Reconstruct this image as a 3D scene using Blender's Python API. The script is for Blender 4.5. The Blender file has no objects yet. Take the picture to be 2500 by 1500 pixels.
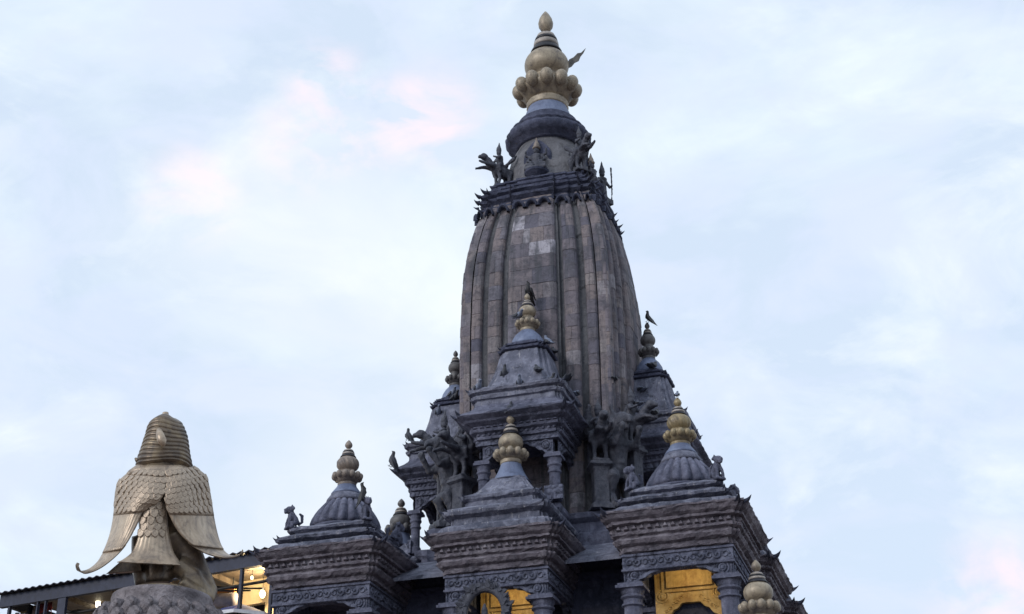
import bpy, bmesh, math, random
from mathutils import noise as mnoise
from mathutils import Vector, Matrix, Euler, Quaternion

S = bpy.context.scene
COL = S.collection
PI = math.pi
R = math.radians

# ------------------------------------------------------------------ camera
FPX, PITCH, ROLL, BETA, YAW = 3639.8, R(26.973), R(-0.502), R(17.373), R(1.726)
DIST, CAMZ = 23.4, 1.6
_r0 = Vector((1, 0, 0)); _F = Vector((0, math.cos(PITCH), math.sin(PITCH))); _u0 = Vector((0, -math.sin(PITCH), math.cos(PITCH)))
_r = _r0 * math.cos(ROLL) + _u0 * math.sin(ROLL)
_u = -_r0 * math.sin(ROLL) + _u0 * math.cos(ROLL)
CAM = Vector((0, 0, CAMZ))
cd = bpy.data.cameras.new('camera'); cam = bpy.data.objects.new('camera', cd); COL.objects.link(cam)
cd.sensor_fit = 'HORIZONTAL'; cd.sensor_width = 36.0; cd.lens = 36.0 * FPX / 2500; cd.clip_start = 0.1; cd.clip_end = 6000
m3 = Matrix((_r, _u, -_F)).transposed()
cam.matrix_world = Matrix.Translation(CAM) @ m3.to_4x4()
S.camera = cam

# ------------------------------------------------------------------ sky, sun, exposure
SUN_EL, SUN_AZ = R(24), R(-128)          # azimuth from +Y, clockwise; behind the camera on the left
w = bpy.data.worlds.new('World'); S.world = w; w.use_nodes = True
nt = w.node_tree; nt.nodes.clear()
def N(t, typ, **kw):
    n = t.nodes.new(typ)
    for k, v in kw.items(): setattr(n, k, v)
    return n
wo = N(nt, 'ShaderNodeOutputWorld'); bg = N(nt, 'ShaderNodeBackground'); bg.inputs['Strength'].default_value = 0.1
sky = N(nt, 'ShaderNodeTexSky', sky_type='NISHITA'); sky.sun_disc = False; sky.sun_elevation = SUN_EL; sky.sun_rotation = SUN_AZ
sky.altitude = 1300; sky.air_density = 1.0; sky.dust_density = 1.5; sky.ozone_density = 1.0
tc = N(nt, 'ShaderNodeTexCoord')
def wramp(src, pts):
    r = N(nt, 'ShaderNodeValToRGB'); nt.links.new(src, r.inputs['Fac'])
    e = r.color_ramp.elements
    while len(e) < len(pts): e.new(0.5)
    for i, (p, c) in enumerate(pts): e[i].position = p; e[i].color = (*c, 1)
    return r.outputs['Color']
def wmix(fac, a, b):
    m = N(nt, 'ShaderNodeMix', data_type='RGBA')
    for sock, v in ((m.inputs[0], fac), (m.inputs[6], a), (m.inputs[7], b)):
        if isinstance(v, (int, float)): sock.default_value = v
        elif isinstance(v, tuple): sock.default_value = (*v, 1)
        else: nt.links.new(v, sock)
    return m.outputs[2]
mp = N(nt, 'ShaderNodeMapping'); nt.links.new(tc.outputs['Generated'], mp.inputs['Vector'])
mp.inputs['Rotation'].default_value = (0, R(14), 0); mp.inputs['Scale'].default_value = (1.0, 1.0, 1.8)
def wnoise(scale, detail, dist, rough=0.55, off=0):
    n = N(nt, 'ShaderNodeTexNoise', noise_dimensions='4D'); n.inputs['Scale'].default_value = scale; n.inputs['Detail'].default_value = detail
    n.inputs['Distortion'].default_value = dist; n.inputs['Roughness'].default_value = rough; n.inputs['W'].default_value = off
    nt.links.new(mp.outputs['Vector'], n.inputs['Vector']); return n.outputs['Fac']
veil = wmix(0.88, sky.outputs['Color'], (7.55, 8.85, 10.6))          # thin even overcast over the sky
c1 = wmix(wramp(wnoise(3.4, 6, 0.5, 0.58, 3.1), [(0.44, (0, 0, 0)), (0.64, (.95, .95, .95))]), veil, (9.1, 10.15, 10.8))
c2 = wmix(wramp(wnoise(8.0, 6, 0.6, 0.58, 1.7), [(0.50, (0, 0, 0)), (0.72, (0.85, 0.85, 0.85))]), c1, (9.7, 10.4, 10.8))
def pdir(px, py): return (_F + _r * ((px - 1250) / FPX) - _u * ((py - 750) / FPX)).normalized()
def patch(px, py, rad):          # soft cloud bank around a direction of the sky
    d = N(nt, 'ShaderNodeVectorMath', operation='DISTANCE'); nt.links.new(tc.outputs['Generated'], d.inputs[0]); d.inputs[1].default_value = pdir(px, py)
    mr = N(nt, 'ShaderNodeMapRange', interpolation_type='SMOOTHERSTEP'); nt.links.new(d.outputs['Value'], mr.inputs['Value'])
    mr.inputs['From Min'].default_value = rad; mr.inputs['From Max'].default_value = rad * .15; return mr.outputs['Result']
def mul(a_, b_):
    m = N(nt, 'ShaderNodeMath', operation='MULTIPLY'); nt.links.new(a_, m.inputs[0]); nt.links.new(b_, m.inputs[1]); return m.outputs[0]
c2 = wmix(wramp(wnoise(9.0, 5, 0.7, 0.6, 6.2), [(0.47, (0, 0, 0)), (0.64, (.85, .85, .85))]), c2, (7.6, 8.5, 10.4))
pn = wramp(wnoise(17.0, 5, 0.5, 0.55, 9.4), [(0.40, (0, 0, 0)), (0.62, (1, 1, 1))])
pk = c2
for px_, py_, rd_ in ((740, 350, .05), (1060, 290, .05), (790, 190, .04), (900, 310, .05), (990, 290, .04), (470, 480, .05), (2470, 1490, .07)):
    pk = wmix(mul(patch(px_, py_, rd_), pn), pk, (10.4, 9.2, 10.15))
pk = wmix(mul(patch(700, 900, .22), wramp(wnoise(4.5, 2, 0.4, 0.5, 5.5), [(0.35, (0, 0, 0)), (0.7, (.85, .85, .85))])), pk, (10.2, 10.6, 10.7))
nt.links.new(pk, bg.inputs['Color']); nt.links.new(bg.outputs[0], wo.inputs['Surface'])

sl = bpy.data.lights.new('sun', 'SUN'); sl.energy = 1.5; sl.angle = R(20); sl.color = (1.0, 0.965, 0.94)
so = bpy.data.objects.new('sun', sl); COL.objects.link(so)
sd = Vector((math.sin(SUN_AZ) * math.cos(SUN_EL), math.cos(SUN_AZ) * math.cos(SUN_EL), math.sin(SUN_EL)))
so.rotation_euler = (-sd).to_track_quat('-Z', 'Y').to_euler(); so.location = (-20, -20, 30)
S.view_settings.view_transform = 'Standard'; S.view_settings.look = 'None'; S.view_settings.gamma = 1.0
S.view_settings.exposure = 0.0; S.view_settings.use_curve_mapping = False
S.render.engine = 'CYCLES'; S.cycles.max_bounces = 6

# ------------------------------------------------------------------ pixel helpers (photo pixels, 2500 x 1500)
def pray(px, py):
    return (_F + _r * ((px - 1250) / FPX) - _u * ((py - 750) / FPX)).normalized()
TX, TY = DIST * math.sin(YAW), DIST * math.cos(YAW)
cB, sB = math.cos(BETA), math.sin(BETA)
def T2W(x, y, z=0.0): return Vector((TX + x * cB + y * sB, TY - x * sB + y * cB, z))
def W2T(v):
    X, Y = v[0] - TX, v[1] - TY
    return Vector((X * cB - Y * sB, X * sB + Y * cB, v[2]))
def pplane(px, py, point, normal):
    d = pray(px, py); t = (Vector(point) - CAM).dot(Vector(normal)) / d.dot(Vector(normal)); return CAM + d * t
def pz(px, py, z):
    d = pray(px, py); return CAM + d * ((z - CAMZ) / d.z)

# ------------------------------------------------------------------ materials
def mat(name, base, rough=0.8, metal=0.0, spec=0.3):
    m = bpy.data.materials.new(name); m.use_nodes = True; t = m.node_tree
    b = t.nodes['Principled BSDF']; b.inputs['Base Color'].default_value = (*base, 1); b.inputs['Roughness'].default_value = rough
    b.inputs['Metallic'].default_value = metal; b.inputs['Specular IOR Level'].default_value = spec
    return m, t, b
def mixc(t, fac, a, b, blend='MIX'):
    m = N(t, 'ShaderNodeMix', data_type='RGBA', blend_type=blend)
    for sock, v in ((m.inputs[0], fac), (m.inputs[6], a), (m.inputs[7], b)):
        if isinstance(v, (int, float)): sock.default_value = v
        elif isinstance(v, tuple): sock.default_value = (*v, 1)
        else: t.links.new(v, sock)
    return m.outputs[2]
def ramp(t, src, pts):
    r = N(t, 'ShaderNodeValToRGB'); t.links.new(src, r.inputs['Fac']); e = r.color_ramp.elements
    while len(e) < len(pts): e.new(0.5)
    for i, (p, c) in enumerate(pts):
        e[i].position = p; e[i].color = (*c, 1) if isinstance(c, tuple) else (c, c, c, 1)
    return r.outputs['Color']
def noise(t, scale, detail=6, rough=0.6, dist=0.0, coord='Object', stretch=(1, 1, 1), off=(0, 0, 0)):
    c = N(t, 'ShaderNodeTexCoord'); mpn = N(t, 'ShaderNodeMapping'); mpn.inputs['Scale'].default_value = stretch; mpn.inputs['Location'].default_value = off
    t.links.new(c.outputs[coord], mpn.inputs['Vector'])
    n = N(t, 'ShaderNodeTexNoise'); n.inputs['Scale'].default_value = scale; n.inputs['Detail'].default_value = detail
    n.inputs['Roughness'].default_value = rough; n.inputs['Distortion'].default_value = dist
    t.links.new(mpn.outputs['Vector'], n.inputs['Vector']); return n.outputs['Fac']
def bump(t, b, h, strength, dist=0.02):
    n = N(t, 'ShaderNodeBump'); n.inputs['Strength'].default_value = strength; n.inputs['Distance'].default_value = dist
    t.links.new(h, n.inputs['Height']); t.links.new(n.outputs['Normal'], b.inputs['Normal'])
def addh(t, a, b_, k):
    m = N(t, 'ShaderNodeMath', operation='MULTIPLY_ADD'); t.links.new(b_, m.inputs[0]); m.inputs[1].default_value = k; t.links.new(a, m.inputs[2]); return m.outputs[0]

M = {}
def stone(name, c_dark, c_mid, c_light, carve=0.0, streak=True, big=1.3, rough=0.82, drop=0.0):
    m, t, b = mat(name, c_mid, rough, 0, 0.35)
    n1 = noise(t, big, 8, 0.62, 0.4); n2 = noise(t, 9, 6, 0.65, 0.2); n3 = noise(t, 60, 3, 0.6)
    col = ramp(t, n1, [(0.32, c_dark), (0.52, c_mid), (0.74, c_light)])
    col = mixc(t, ramp(t, n2, [(0.50, 0.0), (0.72, 0.7)]), col, c_light)
    col = mixc(t, ramp(t, n2, [(0.26, 0.75), (0.44, 0.0)]), col, c_dark)
    if streak:
        ns = noise(t, 3.2, 5, 0.6, 0.3, stretch=(3.2, 3.2, 0.35), off=(4, 2, 1))
        col = mixc(t, ramp(t, ns, [(0.50, 0.0), (0.70, 0.65)]), col, c_dark)
    nl = noise(t, 5.0, 8, 0.7, 0.6, off=(9, 3, 6)); blk = tuple(v * .45 for v in c_dark)
    col = mixc(t, ramp(t, nl, [(0.33, 0.85), (0.45, 0.0)]), col, blk)
    if drop:
        nd = noise(t, 7.0, 6, 0.7, 0.3, stretch=(2.2, 2.2, 0.45), off=(1, 8, 2)); col = mixc(t, ramp(t, nd, [(0.58, 0.0), (0.70, drop)]), col, (0.46, 0.45, 0.48))
    t.links.new(col, b.inputs['Base Color'])
    h = addh(t, addh(t, n2, n3, 0.35), nl, 0.8)
    if carve:
        v = N(t, 'ShaderNodeTexVoronoi', feature='SMOOTH_F1'); v.inputs['Scale'].default_value = 13; v.inputs['Smoothness'].default_value = 0.3
        c = N(t, 'ShaderNodeTexCoord'); t.links.new(c.outputs['Object'], v.inputs['Vector'])
        h = addh(t, h, v.outputs['Distance'], -carve)
    bump(t, b, h, 0.8, 0.04 if not carve else 0.06)
    M[name] = m; return m
stone('stone_grey', (0.042, 0.048, 0.079), (0.109, 0.114, 0.166), (0.218, 0.228, 0.312))
stone('stone_carved', (0.053, 0.060, 0.095), (0.128, 0.137, 0.196), (0.237, 0.253, 0.341), carve=1.6)
stone('stone_brown', (0.058, 0.054, 0.072), (0.148, 0.131, 0.158), (0.25, 0.234, 0.268), big=2.2)
stone('stone_roof', (0.060, 0.067, 0.100), (0.140, 0.147, 0.200), (0.273, 0.285, 0.365), big=2.0, drop=0.75)
stone('stone_dark', (0.027, 0.033, 0.060), (0.059, 0.066, 0.112), (0.111, 0.121, 0.183))
stone('stone_lime', (0.087, 0.087, 0.099), (0.149, 0.148, 0.165), (0.223, 0.222, 0.241), big=1.6)
stone('stone_moss', (0.052, 0.055, 0.066), (0.092, 0.095, 0.108), (0.14, 0.142, 0.155))
stone('stone_lotus', (0.094, 0.083, 0.092), (0.194, 0.173, 0.186), (0.338, 0.306, 0.324), streak=False, big=5)
stone('bronze_dark', (0.026, 0.029, 0.045), (0.060, 0.064, 0.087), (0.131, 0.133, 0.161), streak=False, big=4, rough=0.55)

def m_block():
    m, t, b = mat('stone_block', (0.12, 0.11, 0.11), 0.85, 0, 0.3)
    a = N(t, 'ShaderNodeAttribute', attribute_name='rnd')
    col = ramp(t, a.outputs['Fac'], [(0.0, (0.105, 0.104, 0.140)), (0.12, (0.140, 0.132, 0.165)), (0.26, (0.180, 0.157, 0.178)), (0.42, (0.215, 0.182, 0.186)), (0.54, (0.198, 0.176, 0.200)),
                                     (0.68, (0.230, 0.192, 0.190)), (0.80, (0.175, 0.168, 0.205)), (0.92, (0.250, 0.220, 0.222)), (0.97, (0.30, 0.285, 0.32)), (1.0, (0.42, 0.405, 0.465))])
    n1 = noise(t, 2.0, 9, 0.7, 0.9); n2 = noise(t, 13, 7, 0.7, 0.5); n3 = noise(t, 2.6, 6, 0.62, 0.5, stretch=(3, 3, 0.28), off=(2, 7, 1)); n4 = noise(t, 4.5, 7, 0.7, 0.8, off=(5, 1, 3))
    col = mixc(t, ramp(t, n1, [(0.36, 0.85), (0.52, 0.0)]), col, (0.080, 0.079, 0.098))
    col = mixc(t, ramp(t, n4, [(0.54, 0.0), (0.68, 0.75)]), col, (0.080, 0.072, 0.082))
    col = mixc(t, ramp(t, n3, [(0.50, 0.0), (0.66, 0.7)]), col, (0.056, 0.062, 0.074))
    col = mixc(t, ramp(t, n2, [(0.34, 0.6), (0.48, 0.0)]), col, (0.055, 0.053, 0.063))
    col = mixc(t, ramp(t, n2, [(0.60, 0.0), (0.76, 0.45)]), col, (0.31, 0.285, 0.29))
    t.links.new(col, b.inputs['Base Color']); bump(t, b, addh(t, n2, n4, 1.0), 0.7, 0.04); M['block'] = m
m_block()
def m_gilt(name, a, bcol, c, rough, metal):
    m, t, b = mat(name, a, rough, metal, 0.4)
    n1 = noise(t, 4.5, 8, 0.7, 0.6); n2 = noise(t, 22, 5, 0.65)
    col = ramp(t, n1, [(0.34, c), (0.5, a), (0.68, bcol)]); col = mixc(t, ramp(t, n2, [(0.30, 0.6), (0.45, 0.0)]), col, c)
    col = mixc(t, ramp(t, noise(t, 9, 5, 0.6, 0.3, stretch=(2.5, 2.5, 0.3), off=(3, 1, 7)), [(0.52, 0.0), (0.70, 0.6)]), col, c)
    t.links.new(col, b.inputs['Base Color']); bump(t, b, n2, 0.2, 0.01); M[name] = m
m_gilt('gilt', (0.30, 0.25, 0.185), (0.41, 0.35, 0.265), (0.12, 0.10, 0.09), 0.48, 0.2)
m_gilt('gilt_yellow', (0.29, 0.23, 0.135), (0.39, 0.315, 0.19), (0.12, 0.098, 0.075), 0.48, 0.2)
m_gilt('gilt_dull', (0.240, 0.198, 0.169), (0.336, 0.288, 0.247), (0.108, 0.096, 0.098), 0.55, 0.2)
m_gilt('ring_dark', (0.012, 0.012, 0.018), (0.02, 0.02, 0.03), (0.008, 0.008, 0.012), 0.5, 0.0)
m_gilt('ring_light', (0.34, 0.30, 0.27), (0.42, 0.39, 0.37), (0.2, 0.18, 0.16), 0.5, 0.15)
m_gilt('blue_metal', (0.152, 0.185, 0.287), (0.209, 0.245, 0.356), (0.095, 0.115, 0.184), 0.55, 0.1)
m_gilt('brass_old', (0.40, 0.315, 0.235), (0.54, 0.44, 0.33), (0.17, 0.14, 0.12), 0.38, 0.34)
m_gilt('brass_dark', (0.15, 0.115, 0.085), (0.25, 0.195, 0.125), (0.06, 0.05, 0.046), 0.38, 0.4)
m_gilt('finial_grey', (0.11, 0.105, 0.11), (0.17, 0.165, 0.16), (0.05, 0.05, 0.055), 0.55, 0.1)
m_gilt('copper_leaf', (0.13, 0.12, 0.11), (0.2, 0.19, 0.17), (0.06, 0.06, 0.06), 0.5, 0.4)
m_gilt('gold_wall', (0.56, 0.37, 0.13), (0.66, 0.48, 0.22), (0.30, 0.165, 0.05), 0.6, 0.0)
m_gilt('pigeon_grey', (0.045, 0.05, 0.065), (0.10, 0.115, 0.15), (0.02, 0.02, 0.026), 0.6, 0.0)
m_gilt('pigeon_blue', (0.16, 0.19, 0.27), (0.27, 0.31, 0.42), (0.07, 0.08, 0.11), 0.6, 0.0)
m_gilt('crow_black', (0.014, 0.014, 0.018), (0.03, 0.03, 0.036), (0.008, 0.008, 0.01), 0.5, 0.0)
m_gilt('paint_navy', (0.016, 0.022, 0.050), (0.028, 0.036, 0.07), (0.010, 0.013, 0.028), 0.6, 0.0)
m_gilt('sheet_metal', (0.055, 0.06, 0.085), (0.09, 0.09, 0.11), (0.03, 0.03, 0.045), 0.5, 0.3)
m_gilt('sheet_rusty', (0.12, 0.095, 0.075), (0.17, 0.14, 0.11), (0.07, 0.05, 0.04), 0.6, 0.1)
m_gilt('plaster_cream', (0.60, 0.50, 0.33), (0.64, 0.54, 0.38), (0.5, 0.41, 0.27), 0.85, 0.0)
m_gilt('brick_plaster', (0.26, 0.17, 0.13), (0.32, 0.22, 0.17), (0.2, 0.12, 0.1), 0.85, 0.0)
m_gilt('cloth_blue', (0.02, 0.045, 0.18), (0.03, 0.06, 0.24), (0.015, 0.03, 0.12), 0.8, 0.0)
m_gilt('cloth_grey', (0.22, 0.20, 0.22), (0.28, 0.26, 0.28), (0.16, 0.14, 0.17), 0.8, 0.0)
m_gilt('cloth_orange', (0.55, 0.22, 0.07), (0.62, 0.28, 0.1), (0.45, 0.16, 0.05), 0.8, 0.0)
m_gilt('cloth_red', (0.20, 0.03, 0.04), (0.26, 0.05, 0.06), (0.12, 0.02, 0.03), 0.8, 0.0)
m_gilt('cloth_white', (0.6, 0.6, 0.64), (0.66, 0.66, 0.7), (0.5, 0.5, 0.54), 0.8, 0.0)
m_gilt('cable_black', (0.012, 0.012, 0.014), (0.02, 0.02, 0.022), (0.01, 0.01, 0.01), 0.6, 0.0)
m_gilt('leaf_dry', (0.10, 0.085, 0.05), (0.15, 0.13, 0.08), (0.06, 0.05, 0.03), 0.8, 0.0)
def m_emit(name, col, s):
    m, t, b = mat(name, col, 0.5); b.inputs['Emission Color'].default_value = (*col, 1); b.inputs['Emission Strength'].default_value = s; M[name] = m
m_emit('lamp_warm', (1.0, 0.78, 0.42), 4.0); m_emit('lamp_white', (1.0, 0.90, 0.66), 5.0)
def m_ground():
    m, t, b = mat('paving', (0.18, 0.13, 0.11), 0.85)
    br = N(t, 'ShaderNodeTexBrick'); c = N(t, 'ShaderNodeTexCoord'); t.links.new(c.outputs['Object'], br.inputs['Vector'])
    br.inputs['Scale'].default_value = 2.0; br.inputs['Color1'].default_value = (0.2, 0.14, 0.115, 1); br.inputs['Color2'].default_value = (0.15, 0.11, 0.095, 1)
    br.inputs['Mortar'].default_value = (0.09, 0.08, 0.075, 1)
    t.links.new(mixc(t, 0.5, br.outputs['Color'], ramp(t, noise(t, 0.6), [(0.3, (0.11, 0.09, 0.08)), (0.7, (0.22, 0.17, 0.14))])), b.inputs['Base Color']); M['paving'] = m
m_ground()

# ------------------------------------------------------------------ mesh helpers
RN = random.Random(7)
class MB:
    def __init__(s): s.v = []; s.f = []
    def add(s, vs, fs):
        o = len(s.v); s.v += [tuple(v) for v in vs]; s.f += [tuple(i + o for i in f) for f in fs]; return s
    def box(s, x0, x1, y0, y1, z0, z1):
        return s.add([(x0, y0, z0), (x1, y0, z0), (x1, y1, z0), (x0, y1, z0), (x0, y0, z1), (x1, y0, z1), (x1, y1, z1), (x0, y1, z1)],
                     [(0, 3, 2, 1), (4, 5, 6, 7), (0, 1, 5, 4), (1, 2, 6, 5), (2, 3, 7, 6), (3, 0, 4, 7)])
    def rings(s, rings, cap0=True, cap1=True, closed=True):
        n = len(rings[0]); o = len(s.v)
        for r in rings: s.v += [tuple(p) for p in r]
        for i in range(len(rings) - 1):
            for j in range(n if closed else n - 1):
                k = (j + 1) % n; s.f.append((o + i * n + j, o + i * n + k, o + (i + 1) * n + k, o + (i + 1) * n + j))
        if cap0: s.f.append(tuple(o + j for j in reversed(range(n))))
        if cap1: s.f.append(tuple(o + (len(rings) - 1) * n + j for j in range(n)))
        return s
    def lathe(s, prof, n=24, c=(0, 0), mod=None):
        rs = []
        for i, (r, z) in enumerate(prof):
            ring = []
            for j in range(n):
                a = 2 * PI * j / n; rr = r * (mod(a, i / (len(prof) - 1)) if mod else 1.0)
                ring.append((c[0] + rr * math.cos(a), c[1] + rr * math.sin(a), z))
            rs.append(ring)
        return s.rings(rs)
    def tube(s, pts, rad, n=8):
        pts = [Vector(p) for p in pts]; rs = []
        for i, p in enumerate(pts):
            d = (pts[min(i + 1, len(pts) - 1)] - pts[max(i - 1, 0)]).normalized()
            a = d.orthogonal().normalized() if i == 0 else (pa - d * pa.dot(d)).normalized()
            pa = a; b = d.cross(a); r = rad[i] if isinstance(rad, (list, tuple)) else rad
            rs.append([p + (a * math.cos(2 * PI * k / n) + b * math.sin(2 * PI * k / n)) * r for k in range(n)])
        return s.rings(rs)
    def ell(s, c, r, nu=12, nv=8, rot=None):
        q = Euler(rot).to_matrix() if rot else Matrix.Identity(3); rs = []
        for i in range(nv + 1):
            a = PI * (i if 0 < i < nv else (0.03 if i == 0 else nv - 0.03)) / nv
            rs.append([Vector(c) + q @ Vector((r[0] * math.sin(a) * math.cos(2 * PI * j / nu), r[1] * math.sin(a) * math.sin(2 * PI * j / nu), -r[2] * math.cos(a))) for j in range(nu)])
        return s.rings(rs)
    def stack(s, plan, prof, nseg=6, jit=0.0):
        """prof: (half, z); plan: unit outline, counter-clockwise; straight edges are broken up and worn by jit"""
        base = []
        for i, p in enumerate(plan):
            q = plan[(i + 1) % len(plan)]; L = math.hypot(q[0] - p[0], q[1] - p[1]); k = max(1, round(nseg * L))
            base += [(p[0] + (q[0] - p[0]) * t / k, p[1] + (q[1] - p[1]) * t / k) for t in range(k)]
        rs = []
        for h, z in prof:
            rs.append([(x * h + RN.uniform(-jit, jit), y * h + RN.uniform(-jit, jit), z + RN.uniform(-jit, jit)) for x, y in base])
        return s.rings(rs)
def mesh(name, mb, m, smooth=False):
    me = bpy.data.meshes.new(name); me.from_pydata(mb.v, [], mb.f); me.materials.append(M[m] if isinstance(m, str) else m)
    if smooth:
        me.polygons.foreach_set('use_smooth', [True] * len(me.polygons))
    me.update(); return me
def link(name, me, parent=None, loc=None, rot=None):
    o = bpy.data.objects.new(name, me); COL.objects.link(o)
    if parent: o.parent = parent
    if loc is not None: o.location = loc
    if rot is not None: o.rotation_euler = rot
    return o
def obj(name, mb, m, parent=None, smooth=False, loc=None, rot=None): return link(name, mesh(name, mb, m, smooth), parent, loc, rot)
def tag(o, label, cat, group=None):
    o['label'] = label; o['category'] = cat
    if group: o['group'] = group
    return o
def empty(name, loc, rz=0.0):
    o = bpy.data.objects.new(name, None); COL.objects.link(o); o.location = loc; o.rotation_euler = (0, 0, rz); return o
def stuff(o): o['kind'] = 'stuff'; return o
def structure(o): o['kind'] = 'structure'; return o
CACHE = {}
def cached(key, fn):
    if key not in CACHE: CACHE[key] = fn()
    return CACHE[key]
def fuse(name, mb, m, voxel, smooth_it=2, rough=0.0, seed=1):
    """melt overlapping lumps into one carved surface"""
    me = bpy.data.meshes.new(name + '_raw'); me.from_pydata(mb.v, [], mb.f)
    bm = bmesh.new(); bm.from_mesh(me); bmesh.ops.recalc_face_normals(bm, faces=bm.faces); bm.to_mesh(me); bm.free()
    o = bpy.data.objects.new(name, me); COL.objects.link(o)
    md = o.modifiers.new('r', 'REMESH'); md.mode = 'VOXEL'; md.voxel_size = voxel
    if smooth_it:
        sm = o.modifiers.new('s', 'SMOOTH'); sm.iterations = smooth_it; sm.factor = 0.4
    dg = bpy.context.evaluated_depsgraph_get(); out = bpy.data.meshes.new_from_object(o.evaluated_get(dg)); out.name = name
    bpy.data.objects.remove(o); bpy.data.meshes.remove(me)
    if rough:
        rr = random.Random(seed)
        for v in out.vertices: v.co += v.normal * (rr.uniform(-rough, rough) * .6 + rough * 2.2 * mnoise.noise(v.co * (0.35 / voxel)))
    out.materials.clear(); out.materials.append(M[m]); out.polygons.foreach_set('use_smooth', [True] * len(out.polygons)); out.update()
    return out

SQ = [(-1, -1), (1, -1), (1, 1), (-1, 1)]
def stepplan(s=0.9, d=0.05):
    q = [(s, -1), (s, -1 + d), (1 - d, -s), (1, -s)]
    q = [(s, -1), (s, -1 + d), (1 - d, -1 + d), (1 - d, -s), (1, -s)]
    out = []
    for k in range(4):
        c, sn = [(1, 0), (0, 1), (-1, 0), (0, -1)][k]
        out += [(x * c - y * sn, x * sn + y * c) for x, y in q]
    return out
STEP = stepplan(0.90, 0.045)

# ------------------------------------------------------------------ ground
g = MB(); g.box(-500, 500, -400, 700, -0.4, 0.0); structure(obj('ground', g, 'paving'))

# ------------------------------------------------------------------ the temple
temple = empty('stone_temple', (TX, TY, 0), -BETA)
tag(temple, 'dark stone temple with ribbed tapering tower, domed pavilions and gilded finials', 'temple')

# ---- finial pieces: everything is a part or sub-part of `par`
def beadmesh(m): return cached(('bead', m), lambda: mesh('bead', MB().ell((0, 0, 0), (1, 1, 1), 14, 10), m, True))
def finial(par, z0, zr, zv, zt, rr, rv, gold='gilt', nb=12, spiral=False, dull=False, c=(0, 0), blue=None):
    x, y = c; L = (x, y, 0)
    hv = (zv - zr)                                    # half height scale
    ringm = gold if gold == 'finial_grey' else 'gilt_dull' if dull else gold
    obj('finial_collar', MB().lathe([(rr * .56, z0 - .02 * rr), (rr * .60, z0 + .04 * rr), (rr * .56, z0 + .12 * rr), (rr * .60, z0 + .17 * rr), (rr * .55, z0 + .24 * rr)], 28), ringm, par, True, L)
    br = rr * 0.19
    obj('bead_cup', MB().lathe([(rr * .55, z0 + .22 * rr), (rr * .70, zr - 1.1 * br), (rr * .84, zr - .4 * br), (rr * .80, zr + .3 * br), (rr * .5, zr + .7 * br), (rr * .4, zr + .8 * br)], 28), ringm, par, True, L)
    for k in range(nb):
        a = 2 * PI * (k + .5) / nb
        b = link('bead', beadmesh(ringm), par, (x + rr * .81 * math.cos(a), y + rr * .81 * math.sin(a), zr - .0 * br), (0, R(16), a)); b.scale = (br, br * 1.02, br * 1.25)
    zb, ztp = zv - .78 * rv, zv + .62 * rv
    prof = [(rv * .62, zr + .5 * br), (rv * .66, zb - .02 * rv)]
    for i in range(17):
        t = i / 16; u = -.93 + 1.80 * t; prof.append((rv * max(.05, 1 - abs(u) ** 2.2) ** .5 if abs(u) < 1 else rv * .2, zb + (ztp - zb) * t))
    prof = [(max(r_, .62 * rv), z_) for r_, z_ in prof]
    md = (lambda a, t: 1 + .035 * math.sin(14 * a + 9 * t) * math.sin(PI * t)) if spiral else None
    obj('finial_vase', MB().lathe(prof, 84 if spiral else 36, mod=md), gold, par, True, L)
    zq = prof[-1][1] - .004; H = zt - zq; q = rv
    obj('dark_ring', MB().lathe([(q * .64, zq - .012 * H), (q * .73, zq - .005 * H), (q * .72, zq + .02 * H), (q * .57, zq + .14 * H), (q * .5, zq + .15 * H)], 28), 'ring_dark', par, True, L)
    obj('pale_ring', MB().lathe([(q * .50, zq + .13 * H), (q * .58, zq + .16 * H), (q * .56, zq + .24 * H), (q * .46, zq + .26 * H)], 28), 'ring_light', par, True, L)
    obj('dark_ring', MB().lathe([(q * .46, zq + .25 * H), (q * .54, zq + .27 * H), (q * .50, zq + .33 * H), (q * .4, zq + .34 * H)], 28), 'ring_dark', par, True, L)
    obj('finial_cap', MB().lathe([(q * .44, zq + .33 * H), (q * .47, zq + .35 * H), (q * .40, zq + .42 * H), (q * .24, zq + .46 * H), (q * .14, zq + .48 * H), (q * .11, zq + .52 * H)], 24), 'ring_light', par, True, L)
    zb = zq + .50 * H; h = zt - zb
    obj('finial_bud', MB().lathe([(q * .10, zb), (q * .2, zb + .08 * h), (q * .32, zb + .25 * h), (q * .345, zb + .42 * h), (q * .29, zb + .62 * h), (q * .17, zb + .82 * h), (q * .05, zb + .97 * h), (.002, zb + h)], 20), ringm, par, True, L)

# ---- the ribbed tower
PROF = [(9.0, 1.42), (11.3, 1.435), (11.95, 1.44), (12.63, 1.435), (13.26, 1.42), (13.8, 1.385), (14.32, 1.31), (14.74, 1.21), (15.08, 1.085), (15.4, .94), (15.7, 0.8)]
def TR(z):
    for (a, ra), (b, rb) in zip(PROF, PROF[1:]):
        if z <= b:
            t = (z - a) / (b - a); return ra + (rb - ra) * t
    return PROF[-1][1]
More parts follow.
